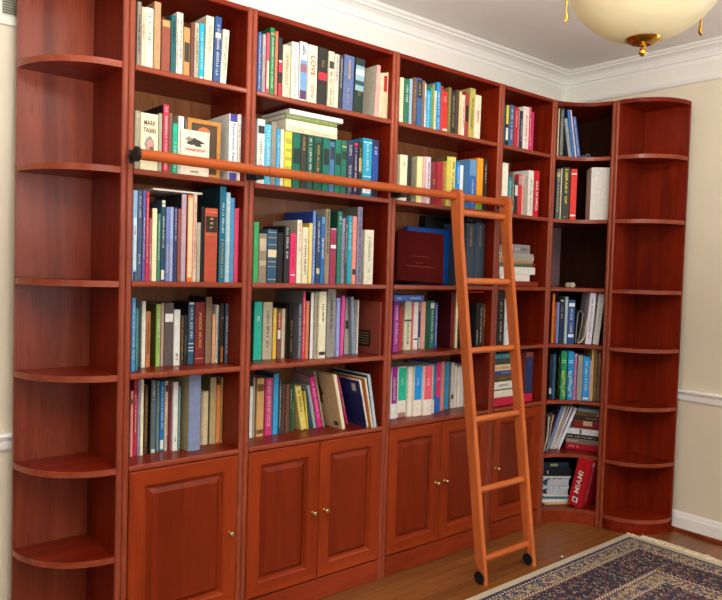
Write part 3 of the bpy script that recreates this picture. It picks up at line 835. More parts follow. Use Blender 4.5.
shelf('E', 1, 480, 150, 8, '''
170 216 105 e6dfcb cream
219 249 220 2a7e8a teal t=w:.1:.7
252 268 175 6c6e66 grey t=w:.3:.9
271 297 240 2e2a2a black b=d8d4d0:.15:.45
300 330 195 ca3038 red b=a89890:.03:.25 s=c02c34
332 350 200 d4aa9a pinkish-beige t=r:.1:.9
353 378 210 a49e92 grey
380 420 165 e2ded4 white s=d4d0c6 t=s:.2:.9
425 466 168 c82032 red T=SOUL_OF_AFRICA:w:.22:.86:.55 s=702030 L=red_picture_book_about_africa_with_white_title
''')
shelf('E', 3, 480, 280, 8, '''
132 188 80 282422 black t=w:.2:.5 t=w:.55:.9 x=146 L=leaning_black_book_with_white_spaced_lettering
194 232 155 dedcda white x=203 t=s:.1:.7
''')
shelf('F', 0, 545, 90, 8, '''
94 104 140 d8c8a0 cream
108 145 135 3c3e34 charcoal t=w:.05:.95 l=2
188 216 225 8c94a0 grey x=152
219 240 155 3a72ac blue x=176
242 254 155 d4c4cc pinkish-white x=200
257 286 210 3058a0 blue x=219 t=w:.05:.95 l=2
''', sb=.07, depth_max=.17)
shelf('F', 1, 540, 150, 8, '''
120 152 150 46525e slate t=y:.05:.9 b=c8b880:.08:.16
155 164 148 d8d0b0 cream
165 230 140 34382c black-and-yellow b=30342a:.0:.7 T=LIBRARY_OF:y:.03:.70:.42 b=383c30:.72:.9 t=y:.92:.97 L=thick_dark_art_book_with_large_yellow_lettering
234 285 152 dc2c20 red k=ring_binder b=ece8e0:.085:.11 b=ece8e0:.90:.93 d=.2
396 556 140 d8d4cc white k=storage_box s=e4e0d0 d=.10 L=upright_white_storage_box_by_the_empty_space
''', sb=.06, depth_max=.2)
shelf('F', 3, 540, 270, 8, '''
87 107 190 d4742e orange
108 124 260 a23038 dark_red t=y:.1:.9
126 145 260 6c92ca light_blue
148 184 240 202e4c navy t=g:.15:.45 b=c8b480:.0:.03
189 213 215 a2b8c0 pale_blue
216 270 240 28508c royal-blue b=e0e4ec:.07:.15 t=w:.2:.75 b=e0e4ec:.78:.85
360 410 175 e2deea white x=405 t=s:.1:.9 k=ring_binder
420 468 190 cacac2 light_grey x=474 t=s:.3:.5
''', sb=.055, depth_max=.2)
shelf('F', 4, 535, 335, 8, '''
106 131 160 1c222a black b=d0d0d0:.75:.88
133 157 155 2c5874 slate-blue
197 245 130 1f8c5a green s=187048 b=8cc0a0:.18:.2 b=8cc0a0:.22:.24 t=y:.4:.95 L=green_book_with_looping_yellow_squiggles_on_its_cover
252 300 132 1c8ac4 sky-blue s=18703c b=a8d4e0:.18:.2 b=a8d4e0:.22:.24 t=w:.4:.95 L=sky-blue_book_with_looping_cream_squiggles
303 324 150 b480b4 lilac t=p:.1:.9
331 373 165 9c968e grey t=s:.2:.9
377 427 175 1c96dc azure t=w:.1:.8 b=e8f0f4:.93:.97
429 440 200 d0a8a8 pink
441 460 97 c4a46c tan k=magazine_file
464 488 97 7c5a3a brown k=magazine_file
493 515 97 8a6a48 light_brown k=magazine_file
''', sb=.05, depth_max=.2)
shelf('F', 5, 530, 390, 8, '''
118 127 160 5c3a6c purple x=235 d=.15
129 158 120 7c98b8 blue-grey x=255 d=.15 y=430
162 176 118 e6e0d0 cream x=285 d=.12 k=magazine y=436
178 190 118 d8c0b4 cream-and-red x=310 t=r:.2:.8 d=.12 y=436
192 206 118 dcdce0 white x=335 d=.12 k=magazine y=438
210 236 125 e4e4ec white x=362 d=.12 k=magazine y=440
''', sb=.06)

# ------------------------------------------------------------------ things that are not spine-on books
def flatbox(name, w, d, h, m, loc, rot=(0, 0, 0), ch=.001):
    b = MB(); b.box((0, 0, 0), (w, d, h), ch); o = mobj(name, b.v, b.f, m); o.location = loc; o.rotation_euler = rot; return o
# portrait on the thick paperback, and its title
mt = it[1]['obj']; w, h = it[1]['w'], it[1]['hh']
def flat_text(txt, hexc, cx, cz, L, size, parent, y=-.0008):
    tm = text_mesh(txt, 'title', mat(hexc, .5), parent, size, (cx, y, cz), ((1, 0, 0, 0), (0, 0, -1, 0), (0, 1, 0, 0), (0, 0, 0, 1)), 1, size*.02)
    xs = [q.co.x for q in tm.data.vertices]; k = L/(max(xs)-min(xs))
    for q in tm.data.vertices: q.co.x *= k
    return tm
flat_text('MARK', '#5a2c24', w/2, h*.83, w*.66, h*.12, mt); flat_text('TWAIN', '#5a2c24', w/2, h*.70, w*.7, h*.12, mt)
def blob(hexc, pts, parent, y, name='spine_picture'):
    return mobj(name, [(x, y, z) for x, z in pts], [tuple(range(len(pts)))], mat(hexc, .6), parent)
def ell(cx, cz, rx, rz, n=14, w_=.0): return [(cx+rx*math.cos(2*PI*i/n)*(1+w_*math.sin(3*i)), cz+rz*math.sin(2*PI*i/n)*(1+w_*math.cos(2*i))) for i in range(n)]
blob('#8c8484', ell(w*.5, h*.46, w*.27, h*.145, w_=.12), mt, -.0005)
blob('#c88c78', ell(w*.54, h*.45, w*.17, h*.10), mt, -.0007)
blob('#6c4c50', ell(w*.62, h*.385, w*.13, h*.045, w_=.1), mt, -.0009)
blob('#c8a888', ell(w*.45, h*.28, w*.3, h*.05, w_=.2), mt, -.0005)
# covers of the exposed books: squiggles, label, pictures
def on_left_cover(bk, hexc, y0, y1, z0, z1, name='cover_picture', pts=None):
    """patch on the cover that faces -x (y runs from the spine to the fore edge)"""
    p = pts or [(y0, z0), (y1, z0), (y1, z1), (y0, z1)]
    return mobj(name, [(-.0005, y, z) for y, z in p], [tuple(range(len(p)))], mat(hexc, .5), bk)
def find(txt):
    for sh in ALL:
        for i_ in sh:
            if txt in i_['obj']['label']: return i_
    raise KeyError(txt)
q = find('brick-red book with a black label'); on_left_cover(q['obj'], '#241c18', .058, .168, q['hh']*.13, q['hh']*.44, 'cover_label')
v_, f_ = [], []
for k in range(5):
    zz = q['hh']*(.18+.05*k)
    for j in range(6):
        n = len(v_); a = .070+.013*j; v_ += [(-.0009, a, zz), (-.0009, a+.008, zz), (-.0009, a+.008, zz+.004), (-.0009, a, zz+.004)]; f_.append((n, n+1, n+2, n+3))
mobj('cover_title', v_, f_, mat('#a08858', .5), q['obj'])
q = find('leaning cream hardback'); on_left_cover(q['obj'], '#5c3c24', 0, 0, 0, 0, pts=[(a+.115, c) for a, c in ell(0, q['hh']*.62, .022, .045, w_=.25)]); on_left_cover(q['obj'], '#a8703c', 0, 0, 0, 0, pts=[(a+.122, c) for a, c in ell(0, q['hh']*.75, .014, .03, w_=.25)])
on_left_cover(q['obj'], '#4a4848', .02, .05, .012, .03, 'barcode')
q = find('white-spined book with a navy'); on_left_cover(q['obj'], '#c8c0a8', .03, .055, q['hh']*.76, q['hh']*.92); on_left_cover(q['obj'], '#1c2458', .0, .12, q['hh']*.1, q['hh']*.7, 'cover_band')
q = find('cream-spined book with an orange'); on_left_cover(q['obj'], '#e8b060', .03, .08, q['hh']*.5, q['hh']*.8)
for key, col_ in (('green book with looping', '#d8c838'), ('sky-blue book with looping', '#e0dca0')):
    q = find(key); b = MB()
    pts = [(-.0012, .012+.05*(.5+.5*math.sin(i*.9))+.0*i, q['hh']*(.06+.86*i/26)) for i in range(27)]
    b.tube(pts, .0013, 5); mobj('cover_squiggle', b.v, b.f, mat(col_, .5), q['obj'])
    b = MB(); ww = q['w']; pts = [(ww*(.5+.33*math.sin(i*.8)), -.0008, q['hh']*(.05+.55*i/16)) for i in range(17)]
    b.tube(pts, .0012, 5); mobj('spine_squiggle', b.v, b.f, mat('#e8e4a8', .5), q['obj'])

# face-out books in the second shelf of the leftmost bay
def faceout(px0, px1, pyt, ox, oy, sc, row, v, th, hexc, label, group=None, yaw=0, tilt=0, kind='book', hh=None):
    z0 = ZS[row]+.0004; u0_, u1_ = MAIN.u_at(ox+px0/sc, v, z0), MAIN.u_at(ox+px1/sc, v, z0); h = hh or MAIN.z_at(oy+pyt/sc, (u0_+u1_)/2, v)-z0
    bk = make_book(th, u1_-u0_, h, hexc, kind=kind)
    # spine to the right, front cover towards the room
    M_ = Matrix.Translation((u1_, v, z0)) @ Matrix.Rotation(yaw, 4, 'Z') @ Matrix.Rotation(-tilt, 4, 'X') @ Matrix.Rotation(PI/2, 4, 'Z')
    bk.matrix_world = M_; tag(bk, uniq(label), kind if kind != 'book' else 'book', group); return bk, u1_-u0_, h
G2 = 'books on the second shelf of leftmost bay'
c, w, h = faceout(302, 474, 245, 130, 90, 6, 1, .022, .012, '#dcd2ba', 'small cream book standing face out before the ornate gilt one, second shelf', G2)
on_left_cover(c, '#3c3834', 0, 0, 0, 0, pts=[(w*.5+a, h*.74+z) for a, z in ell(0, 0, w*.27, h*.08, w_=.35)])
on_left_cover(c, '#8c8478', 0, 0, 0, 0, pts=[(w*.72+a, h*.80+z) for a, z in ell(0, 0, w*.12, h*.05, w_=.35)])
on_left_cover(c, '#2c2824', w*.38, w*.66, h*.085, h*.105, 'publisher_mark')
v_, f_ = [], []
for j in range(14):
    n = len(v_); a = w*(.16+.05*j); e = .002*(j % 3); v_ += [(-.0009, a, h*.56-e), (-.0009, a+w*.032, h*.56-e), (-.0009, a+w*.032, h*.60), (-.0009, a, h*.60)]; f_.append((n, n+1, n+2, n+3))
mobj('cover_title', v_, f_, mat('#c04848', .5), c)
c, w, h = faceout(338, 536, 182, 130, 90, 6, 1, .045, .022, '#4a3a28', 'ornate brown book with a gilt frame border, standing face out, second shelf', G2)
b = MB(); e = .014
for q in (((-.003, 0, 0), (-.0002, w, e)), ((-.003, 0, h-e), (-.0002, w, h)), ((-.003, 0, e), (-.0002, e, h-e)), ((-.003, w-e, e), (-.0002, w, h-e))): b.box(*q)
mobj('gilt_border', b.v, b.f, mat('#b07a34', .4), c)
on_left_cover(c, '#b86838', 0, 0, 0, 0, pts=[(w*.5+a, h*.78+z) for a, z in ell(0, 0, w*.2, h*.1)])

# papers lying across the tall books, third shelf of the leftmost bay
u0_, u1_ = MAIN.u_at(152, .04, 1.44), MAIN.u_at(201.5, .04, 1.44)
tall = max(i_['hh'] for i_ in ALL[2] if i_['ul'] < u1_-.01)
o = flatbox('paper_folder', u1_-u0_, .19, .006, mat('#d8d4c8', .7), (u0_, .035, ZS[2]+tall+.0015)); tag(o, uniq('thin white folder lying flat across the tall books, third shelf of leftmost bay'), 'folder')

# stack lying on the green volumes, second shelf of the second bay
top = max(i_['hh'] for i_ in ALL[6] if MAIN.u_at(250+160/4.8, .03, 1.6) < i_['ul'] < MAIN.u_at(250+378/4.8, .03, 1.6))
out, z = lying(MAIN, 1, .03, 172, 418, [147, 112, 86, 66], [
    ('#ddd2b0', 'cream book lying on green volumes, lowest of its stack', {'t': [('#a09878', .1, .9)]}),
    ('#e6dcbe', 'cream book lying flat, second from bottom on green volumes', {}),
    ('#74864a', 'green leafy-patterned book lying flat, third in the stack', {'t': [('#b8c48c', .02, .98), ]}),
    ('#e4e2e0', 'thin white magazine topmost on the stack over green volumes', {'x0': 190, 'x1': 446, 'kind': 'magazine', 'cat': 'magazine', 'b': [('#e8e6e4', .0, 1.0)]})],
    'second bay', 250, 100, 4.8, z0=ZS[1]+top, dflt=.19)

# album, blue case, black boxes and two dark volumes in the third shelf of the third bay
z0 = ZS[2]+.0004
def pt_on(px, py, y):
    d = fw + rt*(px-361)/F - up*(py-300)/F; return CP + d*((y-CP.y)/d.y)
MAROON = mat('#480b07', .6); MAROON.node_tree.nodes['Principled BSDF'].inputs['Specular IOR Level'].default_value = .04
W_, Hh = .215, .222; p0 = pt_on(396.5, 284, .118)
b = MB(); b.box((0, 0, 0), (W_, .004, Hh), .0015); b.box((0, .032, 0), (W_, .036, Hh), .0015); b.box((W_-.004, .002, 0), (W_, .034, Hh), .0015)
al = mobj('photo_album', b.v, b.f, MAROON); al.location = (p0.x, .118, z0+.0085); al.rotation_euler = (math.radians(-10), math.radians(3), math.radians(-25))
al.location.z = z0+.036*math.sin(math.radians(10))+W_*math.sin(math.radians(3))+.001
b = MB(); b.box((.003, .005, .004), (W_-.005, .031, Hh-.004)); mobj('pages', b.v, b.f, mat('#5a4438', .8), al)
b = MB()
for zz, a, c in ((.5, .33, .66), (.37, .4, .55), (.30, .18, .8)):
    x = a
    while x < c: b.box((W_*x, -.0006, Hh*zz), (W_*(x+.018), .0005, Hh*zz+.0025)); x += .028
mobj('title', b.v, b.f, mat('#6e3428', .5), al)
tag(al, uniq('square maroon album leaning back against the bright blue case'), 'album')
zt = pt_on(430, 228, .168).z; xa, xb = pt_on(406, 285, .168).x, pt_on(456, 285, .168).x
b = MB(); b.box((0, 0, 0), (xb-xa, .028, zt-z0), .003); bc = mobj('document_case', b.v, b.f, mat('#0a4698', .35)); bc.location = (xa, .168, z0); bc.rotation_euler = (0, 0, 0)
tag(bc, uniq('bright blue flat document case standing behind the maroon album'), 'case')
b = MB()
for px_, py_ in ((.93, .92), (.93, .08)): b.lathe([(0, .0), (.004, .0), (.0045, .0012)], (0, 0, 0), 12); n = 36; b.v[-n:] = [((xb-xa)*px_*.72+x, -zz-.0002, (zt-z0)*py_+y) for x, y, zz in b.v[-n:]]
mobj('snap', b.v, b.f, mat('#0a3c80', .3), bc)
xa, xb = pt_on(426, 228, .2).x, pt_on(452, 228, .2).x
b = MB(); b.box((0, 0, 0), (xb-xa, .044, .318), .003); o = mobj('black_case', b.v, b.f, mat('#141414', .5)); o.location = (xa, .203, z0); tag(o, uniq('tall black case standing at the back behind the blue case'), 'case')
b = MB(); b.box((.02, -.004, .15), (xb-xa-.02, .0, .17), .001); mobj('handle', b.v, b.f, mat('#222222', .4), o)
sh = shelf('D', 2, 385, 210, 6, '''
480 530 80 3c4654 slate y=452 t=g:.05:.38 l=2 v=.06 L=slate_reference_volume_with_gilt_lines_beside_the_blue_case
534 594 80 3c4654 slate y=452 t=g:.05:.38 l=2 v=.06 b=8c7c58:.9:.96 L=slate_reference_volume_with_gilt_lines_beside_the_panel
''')
tp = ZS[2]+.0006+max(i_['hh'] for i_ in sh)+.001
xa = sh[0]['ul']
for k, (w, lab) in enumerate(((.062, 'small black case lying on the two slate volumes, beside another'), (.052, 'small black case lying on the slate volumes next to the side panel'))):
    b = MB(); b.box((0, 0, 0), (w, .12, .028), .004); b.box((.02, -.003, .008), (.032, .001, .016), .001)
    o = mobj('small_case', b.v, b.f, mat('#1a1818', .45)); o.location = (xa+.004+k*.066, .065, tp); tag(o, uniq(lab), 'case')

# blue book lying on the row of the fourth shelf of the third bay
top = max(i_['hh'] for i_ in ALL[[i for i, s_ in enumerate(ALL) if s_ and 'fourth shelf of third bay' in s_[0]['obj']['label']][0]] if i_['ul'] < 1.3)
lying(MAIN, 3, .035, 56, 232, [150], [('#3c5698', 'blue book lying flat along the row of upright books', {'t': [('#c8d0e0', .1, .55), ('#c8d0e0', .78, .92)]})], 'third bay', 385, 270, 6, z0=ZS[3]+top, dflt=.15)
# red-topped pile edge behind the ladder
top = max(i_['hh'] for i_ in ALL[[i for i, s_ in enumerate(ALL) if s_ and 'fourth shelf of third bay' in s_[0]['obj']['label']][0]] if i_['ul'] > 1.55)
o = flatbox('red_folder', .125, .15, .006, mat('#c02830', .5), (1.605, .04, ZS[3]+top+.002)); tag(o, uniq('thin red folder lying on dark books behind the ladder'), 'folder')

# stacks in the narrow bay behind the ladder
def zig(bk, L, th):
    b = MB(); n = 16
    for r_ in range(2):
        for i in range(n):
            x = L*i/n; z = th*(.06+.46*r_); d_ = th*.44; s_ = L/n*.55; k = s_*.9 if r_ else -s_*.9
            b.add([(-.0, 0, 0)]*0 or [(th-z, -.0006, x), (th-z, -.0006, x+s_), (th-z-d_, -.0006, x+s_+k), (th-z-d_, -.0006, x+k)], [(0, 1, 2, 3)])
    b.v = [(x, y, min(max(z, 0), L)) for x, y, z in b.v]
    mobj('zigzag_print', b.v, b.f, mat('#201c1c', .5), bk)
out, z = lying(MAIN, 2, .05, 152, 432, [492, 436, 376, 348, 324, 268, 198], [
    ('#8c3424', 'brick-red flat book lowest in the pile with zigzag book', {'x0': 152, 'x1': 472}),
    ('#e2ded6', 'white box-like book second from bottom of the pile', {'x0': 158, 'x1': 396}),
    ('#e0dcd4', 'white book third from bottom of the pile with zigzag book', {'x0': 156, 'x1': 440}),
    ('#5c6450', 'thin grey-green book above the white ones in the pile', {'x0': 150, 'x1': 424}),
    ('#b08458', 'tan book beneath the zigzag one in the pile', {'x0': 150, 'x1': 424}),
    ('#e4dece', 'black and white zigzag-patterned book in the pile', {'x0': 150, 'x1': 428}),
    ('#8c8a88', 'grey picture book topmost of the zigzag pile', {'x0': 285, 'x1': 412, 'dv': .01, 't': [('#3c3430', .05, .6), ('#e0dcd0', .6, .95)]})],
    'fourth bay', 480, 220, 8, dflt=.17)
v0 = out[5].data.vertices; zig(out[5], max(q.co.z for q in v0), max(q.co.x for q in v0))
b = MB(); b.lathe([(0, .0), (.007, .001), (.0105, .006), (.011, .012), (.008, .018), (0, .021)], (0, 0, 0), 16); o = mobj('red_ball', b.v, b.f, mat('#c82a24', .35)); smooth_angle(o)
o.data.polygons.foreach_set('use_smooth', [True]*len(o.data.polygons))
p = pt_on(480+458/8, 220+342/8, .06); b = MB(); b.lathe([(0, 0), (.0055, .0), (.0055, .02), (.012, .024), (.0135, .032), (.012, .041), (.006, .046), (0, .047)], (0, 0, 0), 18)
bpy.data.objects.remove(o)
b.v = [(zz, y, x) for x, y, zz in b.v]; b.f = [f[::-1] for f in b.f]
o = mobj('red_marker', b.v, b.f, mat('#c82a24', .35)); zl = (out[4].matrix_world.translation.z+.0)
for q in o.data.polygons: q.use_smooth = True
# lies on the white book, its round end poking out beyond the tan one
o.location = (MAIN.u_at(480+428/8, .075, ZS[2]), .078, out[2].matrix_world.translation.z+.0137+.0006)
tag(o, uniq('round-ended red marker poking out of the zigzag pile, fourth bay'), 'marker')
out, z = lying(MAIN, 4, .03, 108, 262, [468+18, 440, 434, 372, 318, 286, 236, 190, 150], [
    ('#c02040', 'red ring binder lying flat, lowest of the pile behind ladder', {'x0': 110, 'x1': 416, 'd': .22, 'kind': 'ring_binder', 'cat': 'binder', 'b': []}),
    ('#e2dac6', 'cream book second from bottom behind the ladder', {}),
    ('#2c2824', 'very thin black book third from bottom behind the ladder', {}),
    ('#e4e0d4', 'white book in the middle of the pile behind ladder', {'t': [('#2c2824', .2, .8)]}),
    ('#5c4a34', 'dark brown patterned book in the pile behind ladder', {'t': [('#a88848', .02, .7)]}),
    ('#3c4890', 'blue-violet book in the pile behind ladder', {'t': [('#c8c8e0', .1, .6)]}),
    ('#dfcd9c', 'cream book with red lettering in the pile behind ladder', {'t': [('#c05840', .2, .9)]}),
    ('#3c443c', 'dark grey-green book near top of the pile behind ladder', {'b': [('#d0ccc0', .0, .12)]}),
    ('#3c7c88', 'teal book topmost of the pile behind ladder', {'t': [('#98c0c4', .1, .6)]})],
    'fifth shelf', 480, 335, 8, dflt=.17)
zb = out[0].matrix_world.translation.z
xa = MAIN.u_at(480+357/8, .04, zb); xb = min(MAIN.u_at(480+418/8, .04, zb), XJ[4]-T-.002); hh = ZS[3]-BT-.012-zb
hh = MAIN.z_at(335/1+135/8, xb, .04)-zb
bk = make_book(xb-xa, .15, min(hh, ZS[3]-BT-.006-zb), '#2c3660', side='#8c3c2c', texts=[('#a89060', .22, .25), ('#a89060', .3, .33), ('#a89060', .38, .40)], bands=[('#8c4438', .0, .12)])
bk.location = (xa, .04, zb+.0006); tag(bk, uniq('navy book standing upright on the red binder behind the ladder'), 'book')

# corner bay: metal file, curled booklet, spools, roll
def sweep2(name, pts, th, z0, h, m, frame, v0, depth):
    """a bent sheet seen edge-on from the front: outline (u, z), given thickness and depth"""
    n = len(pts); v = []; f = []
    for i, (u, zz) in enumerate(pts):
        a = pts[max(i-1, 0)]; c = pts[min(i+1, n-1)]; d = Vector((c[0]-a[0], c[1]-a[1])).normalized(); nx, nz = -d.y*th/2, d.x*th/2
        for s_, vv in ((1, v0), (-1, v0), (-1, v0+depth), (1, v0+depth)): p_ = frame.pt(u+nx*s_, vv, z0+zz+nz*s_); v.append(p_[:])
    for i in range(n-1):
        for k in range(4): f.append((i*4+k, i*4+(k+1) % 4, (i+1)*4+(k+1) % 4, (i+1)*4+k))
    f += [(0, 1, 2, 3), (4*n-1, 4*n-2, 4*n-3, 4*n-4)]
    return mobj(name, v, f, m)
z0 = ZS[3]+.001
U = lambda px, v_=.06: CORN.u_at(px, v_, z0)
ua, ub = U(540+283/8), U(540+330/8)
o = sweep2('metal_file', [(ua+.002, .003), (ua+.004, .10), (ua+.010, .158), (ua+.020, .170), (ua+.032, .160), (ua+.030, .11), (ua+.022, .05), (ua+.012, .003)], .003, z0, 0, mat('#8e8a84', .35, .3), CORN, .065, .15)
tag(o, uniq('grey curved metal file holder beside the royal-blue book, corner bay'), 'file holder')
o = sweep2('curled_booklet', [(ua+.016, .004), (ua+.030, .010), (ua+.042, .030), (ua+.048, .06), (ua+.052, .10), (ua+.056, .135)], .004, z0, 0, mat('#e0d8b8', .7), CORN, .062, .13)
tag(o, uniq('cream curled booklet slumped against the white binder, corner bay'), 'booklet')
for k, (px, lab) in enumerate(((568.2, 'beige spool on the empty third shelf, nearer the pale side panel'), (572.6, 'beige spool on the empty third shelf, farther from the pale panel'))):
    b = MB(); r_ = .013
    b.lathe([(0, 0), (r_, 0), (r_, .004), (r_*.7, .006), (r_*.7, .016), (r_, .018), (r_, .022), (0, .022)], (0, 0, 0), 20)
    b.v = [(x, zz, y+r_) for x, y, zz in b.v]; b.f = [f[::-1] for f in b.f]
    o = mobj('spool', b.v, b.f, mat('#c8bc98' if k else '#9c9276', .6)); p = CORN.pt(CORN.u_at(px, .12, ZS[2]), .12+.0*k, ZS[2]+.0006); o.location = p; o.rotation_euler = (0, 0, CORN.a)
    tag(o, uniq(lab), 'spool', 'spools on the empty shelf')
z0 = ZS[0]; b = MB(); b.tube([(0, 0, .0), (0, .12, 0)], .012, 20); b.tube([(0, -.0005, 0), (0, .0, 0)], .007, 16, 1)
o = mobj('paper_roll', b.v, b.f, [mat('#5c5a54', .6), mat('#2c2a28', .8)], None, b.m); p = CORN.pt(CORN.u_at(545+342/8, .08, z0), .08, z0+.0128); o.location = p; o.rotation_euler = (0, 0, CORN.a)
tag(o, uniq('small grey paper roll lying beside leaning blue books, corner bay'), 'paper roll')
b = MB(); b.box((0, 0, 0), (.028, .11, .018), .003); o = mobj('blue_pouch', b.v, b.f, mat('#24406c', .6)); p = CORN.pt(CORN.u_at(545+285/8, .085, z0)+.003, .085, z0+.0006); o.location = p; o.rotation_euler = (0, 0, CORN.a)
tag(o, uniq('small dark blue pouch between the leaning books and paper roll'), 'pouch')
# sixth shelf of the corner bay: a pile turned to face the room's middle, magazines slumped at the side
ST = Frame((2.395, .000, 0), (.42, -.90, 0)); 
yrows = [432, 396, 360, 312, 292, 246, 212, 180, 152, 128]
lab = [('#b01c2c', 'thin red book lowest in the corner pile', {'t': [('#e8e0d8', .62, .95)]}),
       ('#8a8070', 'grey-tan book above the red one, corner pile', {'t': [('#4c4438', .1, .6), ('#c8c4b8', .62, .95)]}),
       ('#26221f', 'black book with white lettering under the white one, corner pile', {'t': [('#e0d8c8', .08, .95)]}),
       ('#dedee0', 'white book with a dark dot in the middle of the corner pile', {'b': [('#30303c', .52, .57)]}),
       ('#8a2c28', 'dark red book on the white one, corner pile', {'x0': 350}),
       ('#8c2c34', 'maroon book with a cream label, corner pile', {'x0': 345, 'b': [('#d8b898', .25, .6)]}),
       ('#3c3626', 'dark olive book with tan lettering, corner pile', {'x0': 355, 't': [('#b0986c', .05, .55)]}),
       ('#7c5c30', 'golden-brown book near the top of the corner pile', {'x0': 362, 'b': [('#e0d8c8', .0, .06)]}),
       ('#a8b8c4', 'pale blue-grey book near the top of the corner pile', {'x0': 385, 'x1': 548}),
       ('#34444c', 'dark slate magazine topmost of the corner pile', {'x0': 390, 'x1': 540, 'kind': 'magazine', 'cat': 'magazine'})]
out, z = lying(ST, 5, .01, 285, 548, yrows, lab, 'sixth shelf', 530, 390, 8, dflt=.15)
LF = CORN
for k, (u_, lean, hh, hexc, labl) in enumerate(((.004, .14, .19, '#d8d0bc', 'cream crumpled magazine slumped beside the purple one, sixth shelf'), (.013, .20, .20, '#b8a890', 'tan crumpled magazine next to the cream one, sixth shelf'))):
    pts = [(u_+.010*math.sin(i*.55+k)*.5+lean*hh*i/8, hh*i/8*.95+.003) for i in range(9)]
    o = sweep2('magazine', pts, .004, ZS[5]+.001, 0, mat(hexc, .6), LF, .052, .13); tag(o, uniq(labl), 'magazine', 'slumped magazines')
# lowest compartment: papers, newspapers, black box, the red box
z0 = ZS[6]+.0006
NF = Frame((2.235, .035, 0), (.82, -.57, 0))
def slab(name, u, v, z, w, d, h, hexc, label, cat, ang=0, group=None, ch=.001, frame=NF):
    b = MB(); b.box((0, 0, 0), (w, d, h), min(ch, h*.3)); o = mobj(name, b.v, b.f, mat(hexc, .6)); o.location = frame.pt(u, v, z); o.rotation_euler = (0, 0, frame.a+ang); tag(o, uniq(label), cat, group); return o
slab('envelope', .020, .012, z0, .165, .15, .008, '#d0a870', 'tan envelope at the bottom of the newspaper pile', 'envelope', .05)
slab('magazine', -.004, .020, z0+.0085, .160, .15, .018, '#d4d4d4', 'white magazine lying on the tan envelope, lowest shelf', 'magazine', .03, 'papers in the lowest corner shelf')
slab('magazine', .0, .020, z0+.027, .158, .15, .014, '#4c7078', 'teal-grey magazine lying under the folded newspapers, lowest shelf', 'magazine', .0, 'papers in the lowest corner shelf')
def folded(u, z, hexc, stripe, label):
    b = MB(); n = 14; R = .024; th = .0065; o_ = []; i_ = []
    for i in range(n+1):
        a = PI/2+PI*i/n; o_.append((R+R*math.cos(a), R+R*math.sin(a))); i_.append((R+(R-th)*math.cos(a), R+(R-th)*math.sin(a)))
    L = .150; outp = [(L, 2*R)] + o_ + [(L, 0)]; inn = [(L, 2*R-th)] + i_ + [(L, th)]
    D_ = .15; m = len(outp); v = [(x, 0, zz) for x, zz in outp] + [(x, 0, zz) for x, zz in inn] + [(x, D_, zz) for x, zz in outp] + [(x, D_, zz) for x, zz in inn]
    f = []
    for i in range(m-1):
        f += [(i, i+1, m+i+1, m+i), (2*m+i, 3*m+i, 3*m+i+1, 2*m+i+1), (i, 2*m+i, 2*m+i+1, i+1), (m+i, m+i+1, 3*m+i+1, 3*m+i)]
    o = mobj('newspaper', v, f, mat(hexc, .8)); bm = bmesh.new(); bm.from_mesh(o.data); bmesh.ops.recalc_face_normals(bm, faces=bm.faces); bm.to_mesh(o.data); bm.free()
    o.location = NF.pt(u, .018, z); o.rotation_euler = (0, 0, NF.a)
    b = MB(); b.box((.034, .004, .0075), (L-.003, D_-.002, 2*R-.0075)); mobj('inner_pages', b.v, b.f, mat('#b4b8bc', .85), o)
    b = MB()
    for k in range(3): b.box((.03+.03*k, -.0006, 2*R-th+.0005), (.045+.03*k, .0, 2*R-.0006))
    mobj('printing', b.v, b.f, mat(stripe, .8), o)
    tag(o, uniq(label), 'newspaper', 'folded newspapers')
folded(0, z0+.0415, '#ccd0d4', '#8898b0', 'folded grey-white newspaper under the blue-printed one, lowest corner shelf')
folded(.002, z0+.0902, '#9cb4cc', '#2c4c80', 'folded newspaper with blue printing beneath the black box')
slab('magazine', -.002, .016, z0+.1388, .160, .15, .010, '#c8c4bc', 'pale magazine lying directly under the black box, lowest shelf', 'magazine', .0, 'papers in the lowest corner shelf')
bx = slab('black_box', -.004, .014, z0+.1492, .165, .14, .040, '#141619', 'black box with a small white mark on the newspapers', 'box', 0, None, .002)
b = MB(); b.box((.034, -.0006, .012), (.037, .0003, .030)); mobj('label', b.v, b.f, mat('#d8d8d8', .5), bx)
bx = slab('game_case', -.004, .020, z0+.1896, .150, .13, .030, '#16243c', 'dark navy case with a khaki label, topmost in the lowest corner shelf', 'case', .0, None, .003)
b = MB(); b.box((.050, -.0006, .010), (.090, .0003, .024)); mobj('label', b.v, b.f, mat('#8c8a54', .5), bx)
# the red box: spine with white capitals faces the room's left, broad side the camera
P0 = Vector((2.352, -.040, z0)); MU = Vector((.03, -.999, 0)).normalized()
mw_, md_, mh_ = .070, .150, .262
o_ = MB(); o_.box((0, 0, 0), (mw_, md_, mh_), .0015)
rb = mobj('gift_box', o_.v, o_.f, mat('#bc1c26', .38)); ang = math.atan2(MU.y, MU.x)
MW = Matrix.Translation(P0) @ Matrix.Rotation(ang, 4, 'Z') @ Matrix.Translation((mw_, 0, 0)) @ Matrix.Rotation(math.radians(12), 4, 'Y') @ Matrix.Translation((-mw_, 0, 0))
rb.matrix_world = MW; tag(rb, uniq('big red box with white capital letters leaning in the lowest corner shelf'), 'box')
t_ = text_mesh('MIAMI', 'title', mat('#f0ece8', .5), rb, .040, (mw_*.5, -.0008, mh_*.50), ((0, -1, 0, 0), (0, 0, -1, 0), (1, 0, 0, 0), (0, 0, 0, 1)), 1, .0002)
xs = [q.co.x for q in t_.data.vertices]; k = mh_*.46/(max(xs)-min(xs))
for q in t_.data.vertices: q.co.x *= k
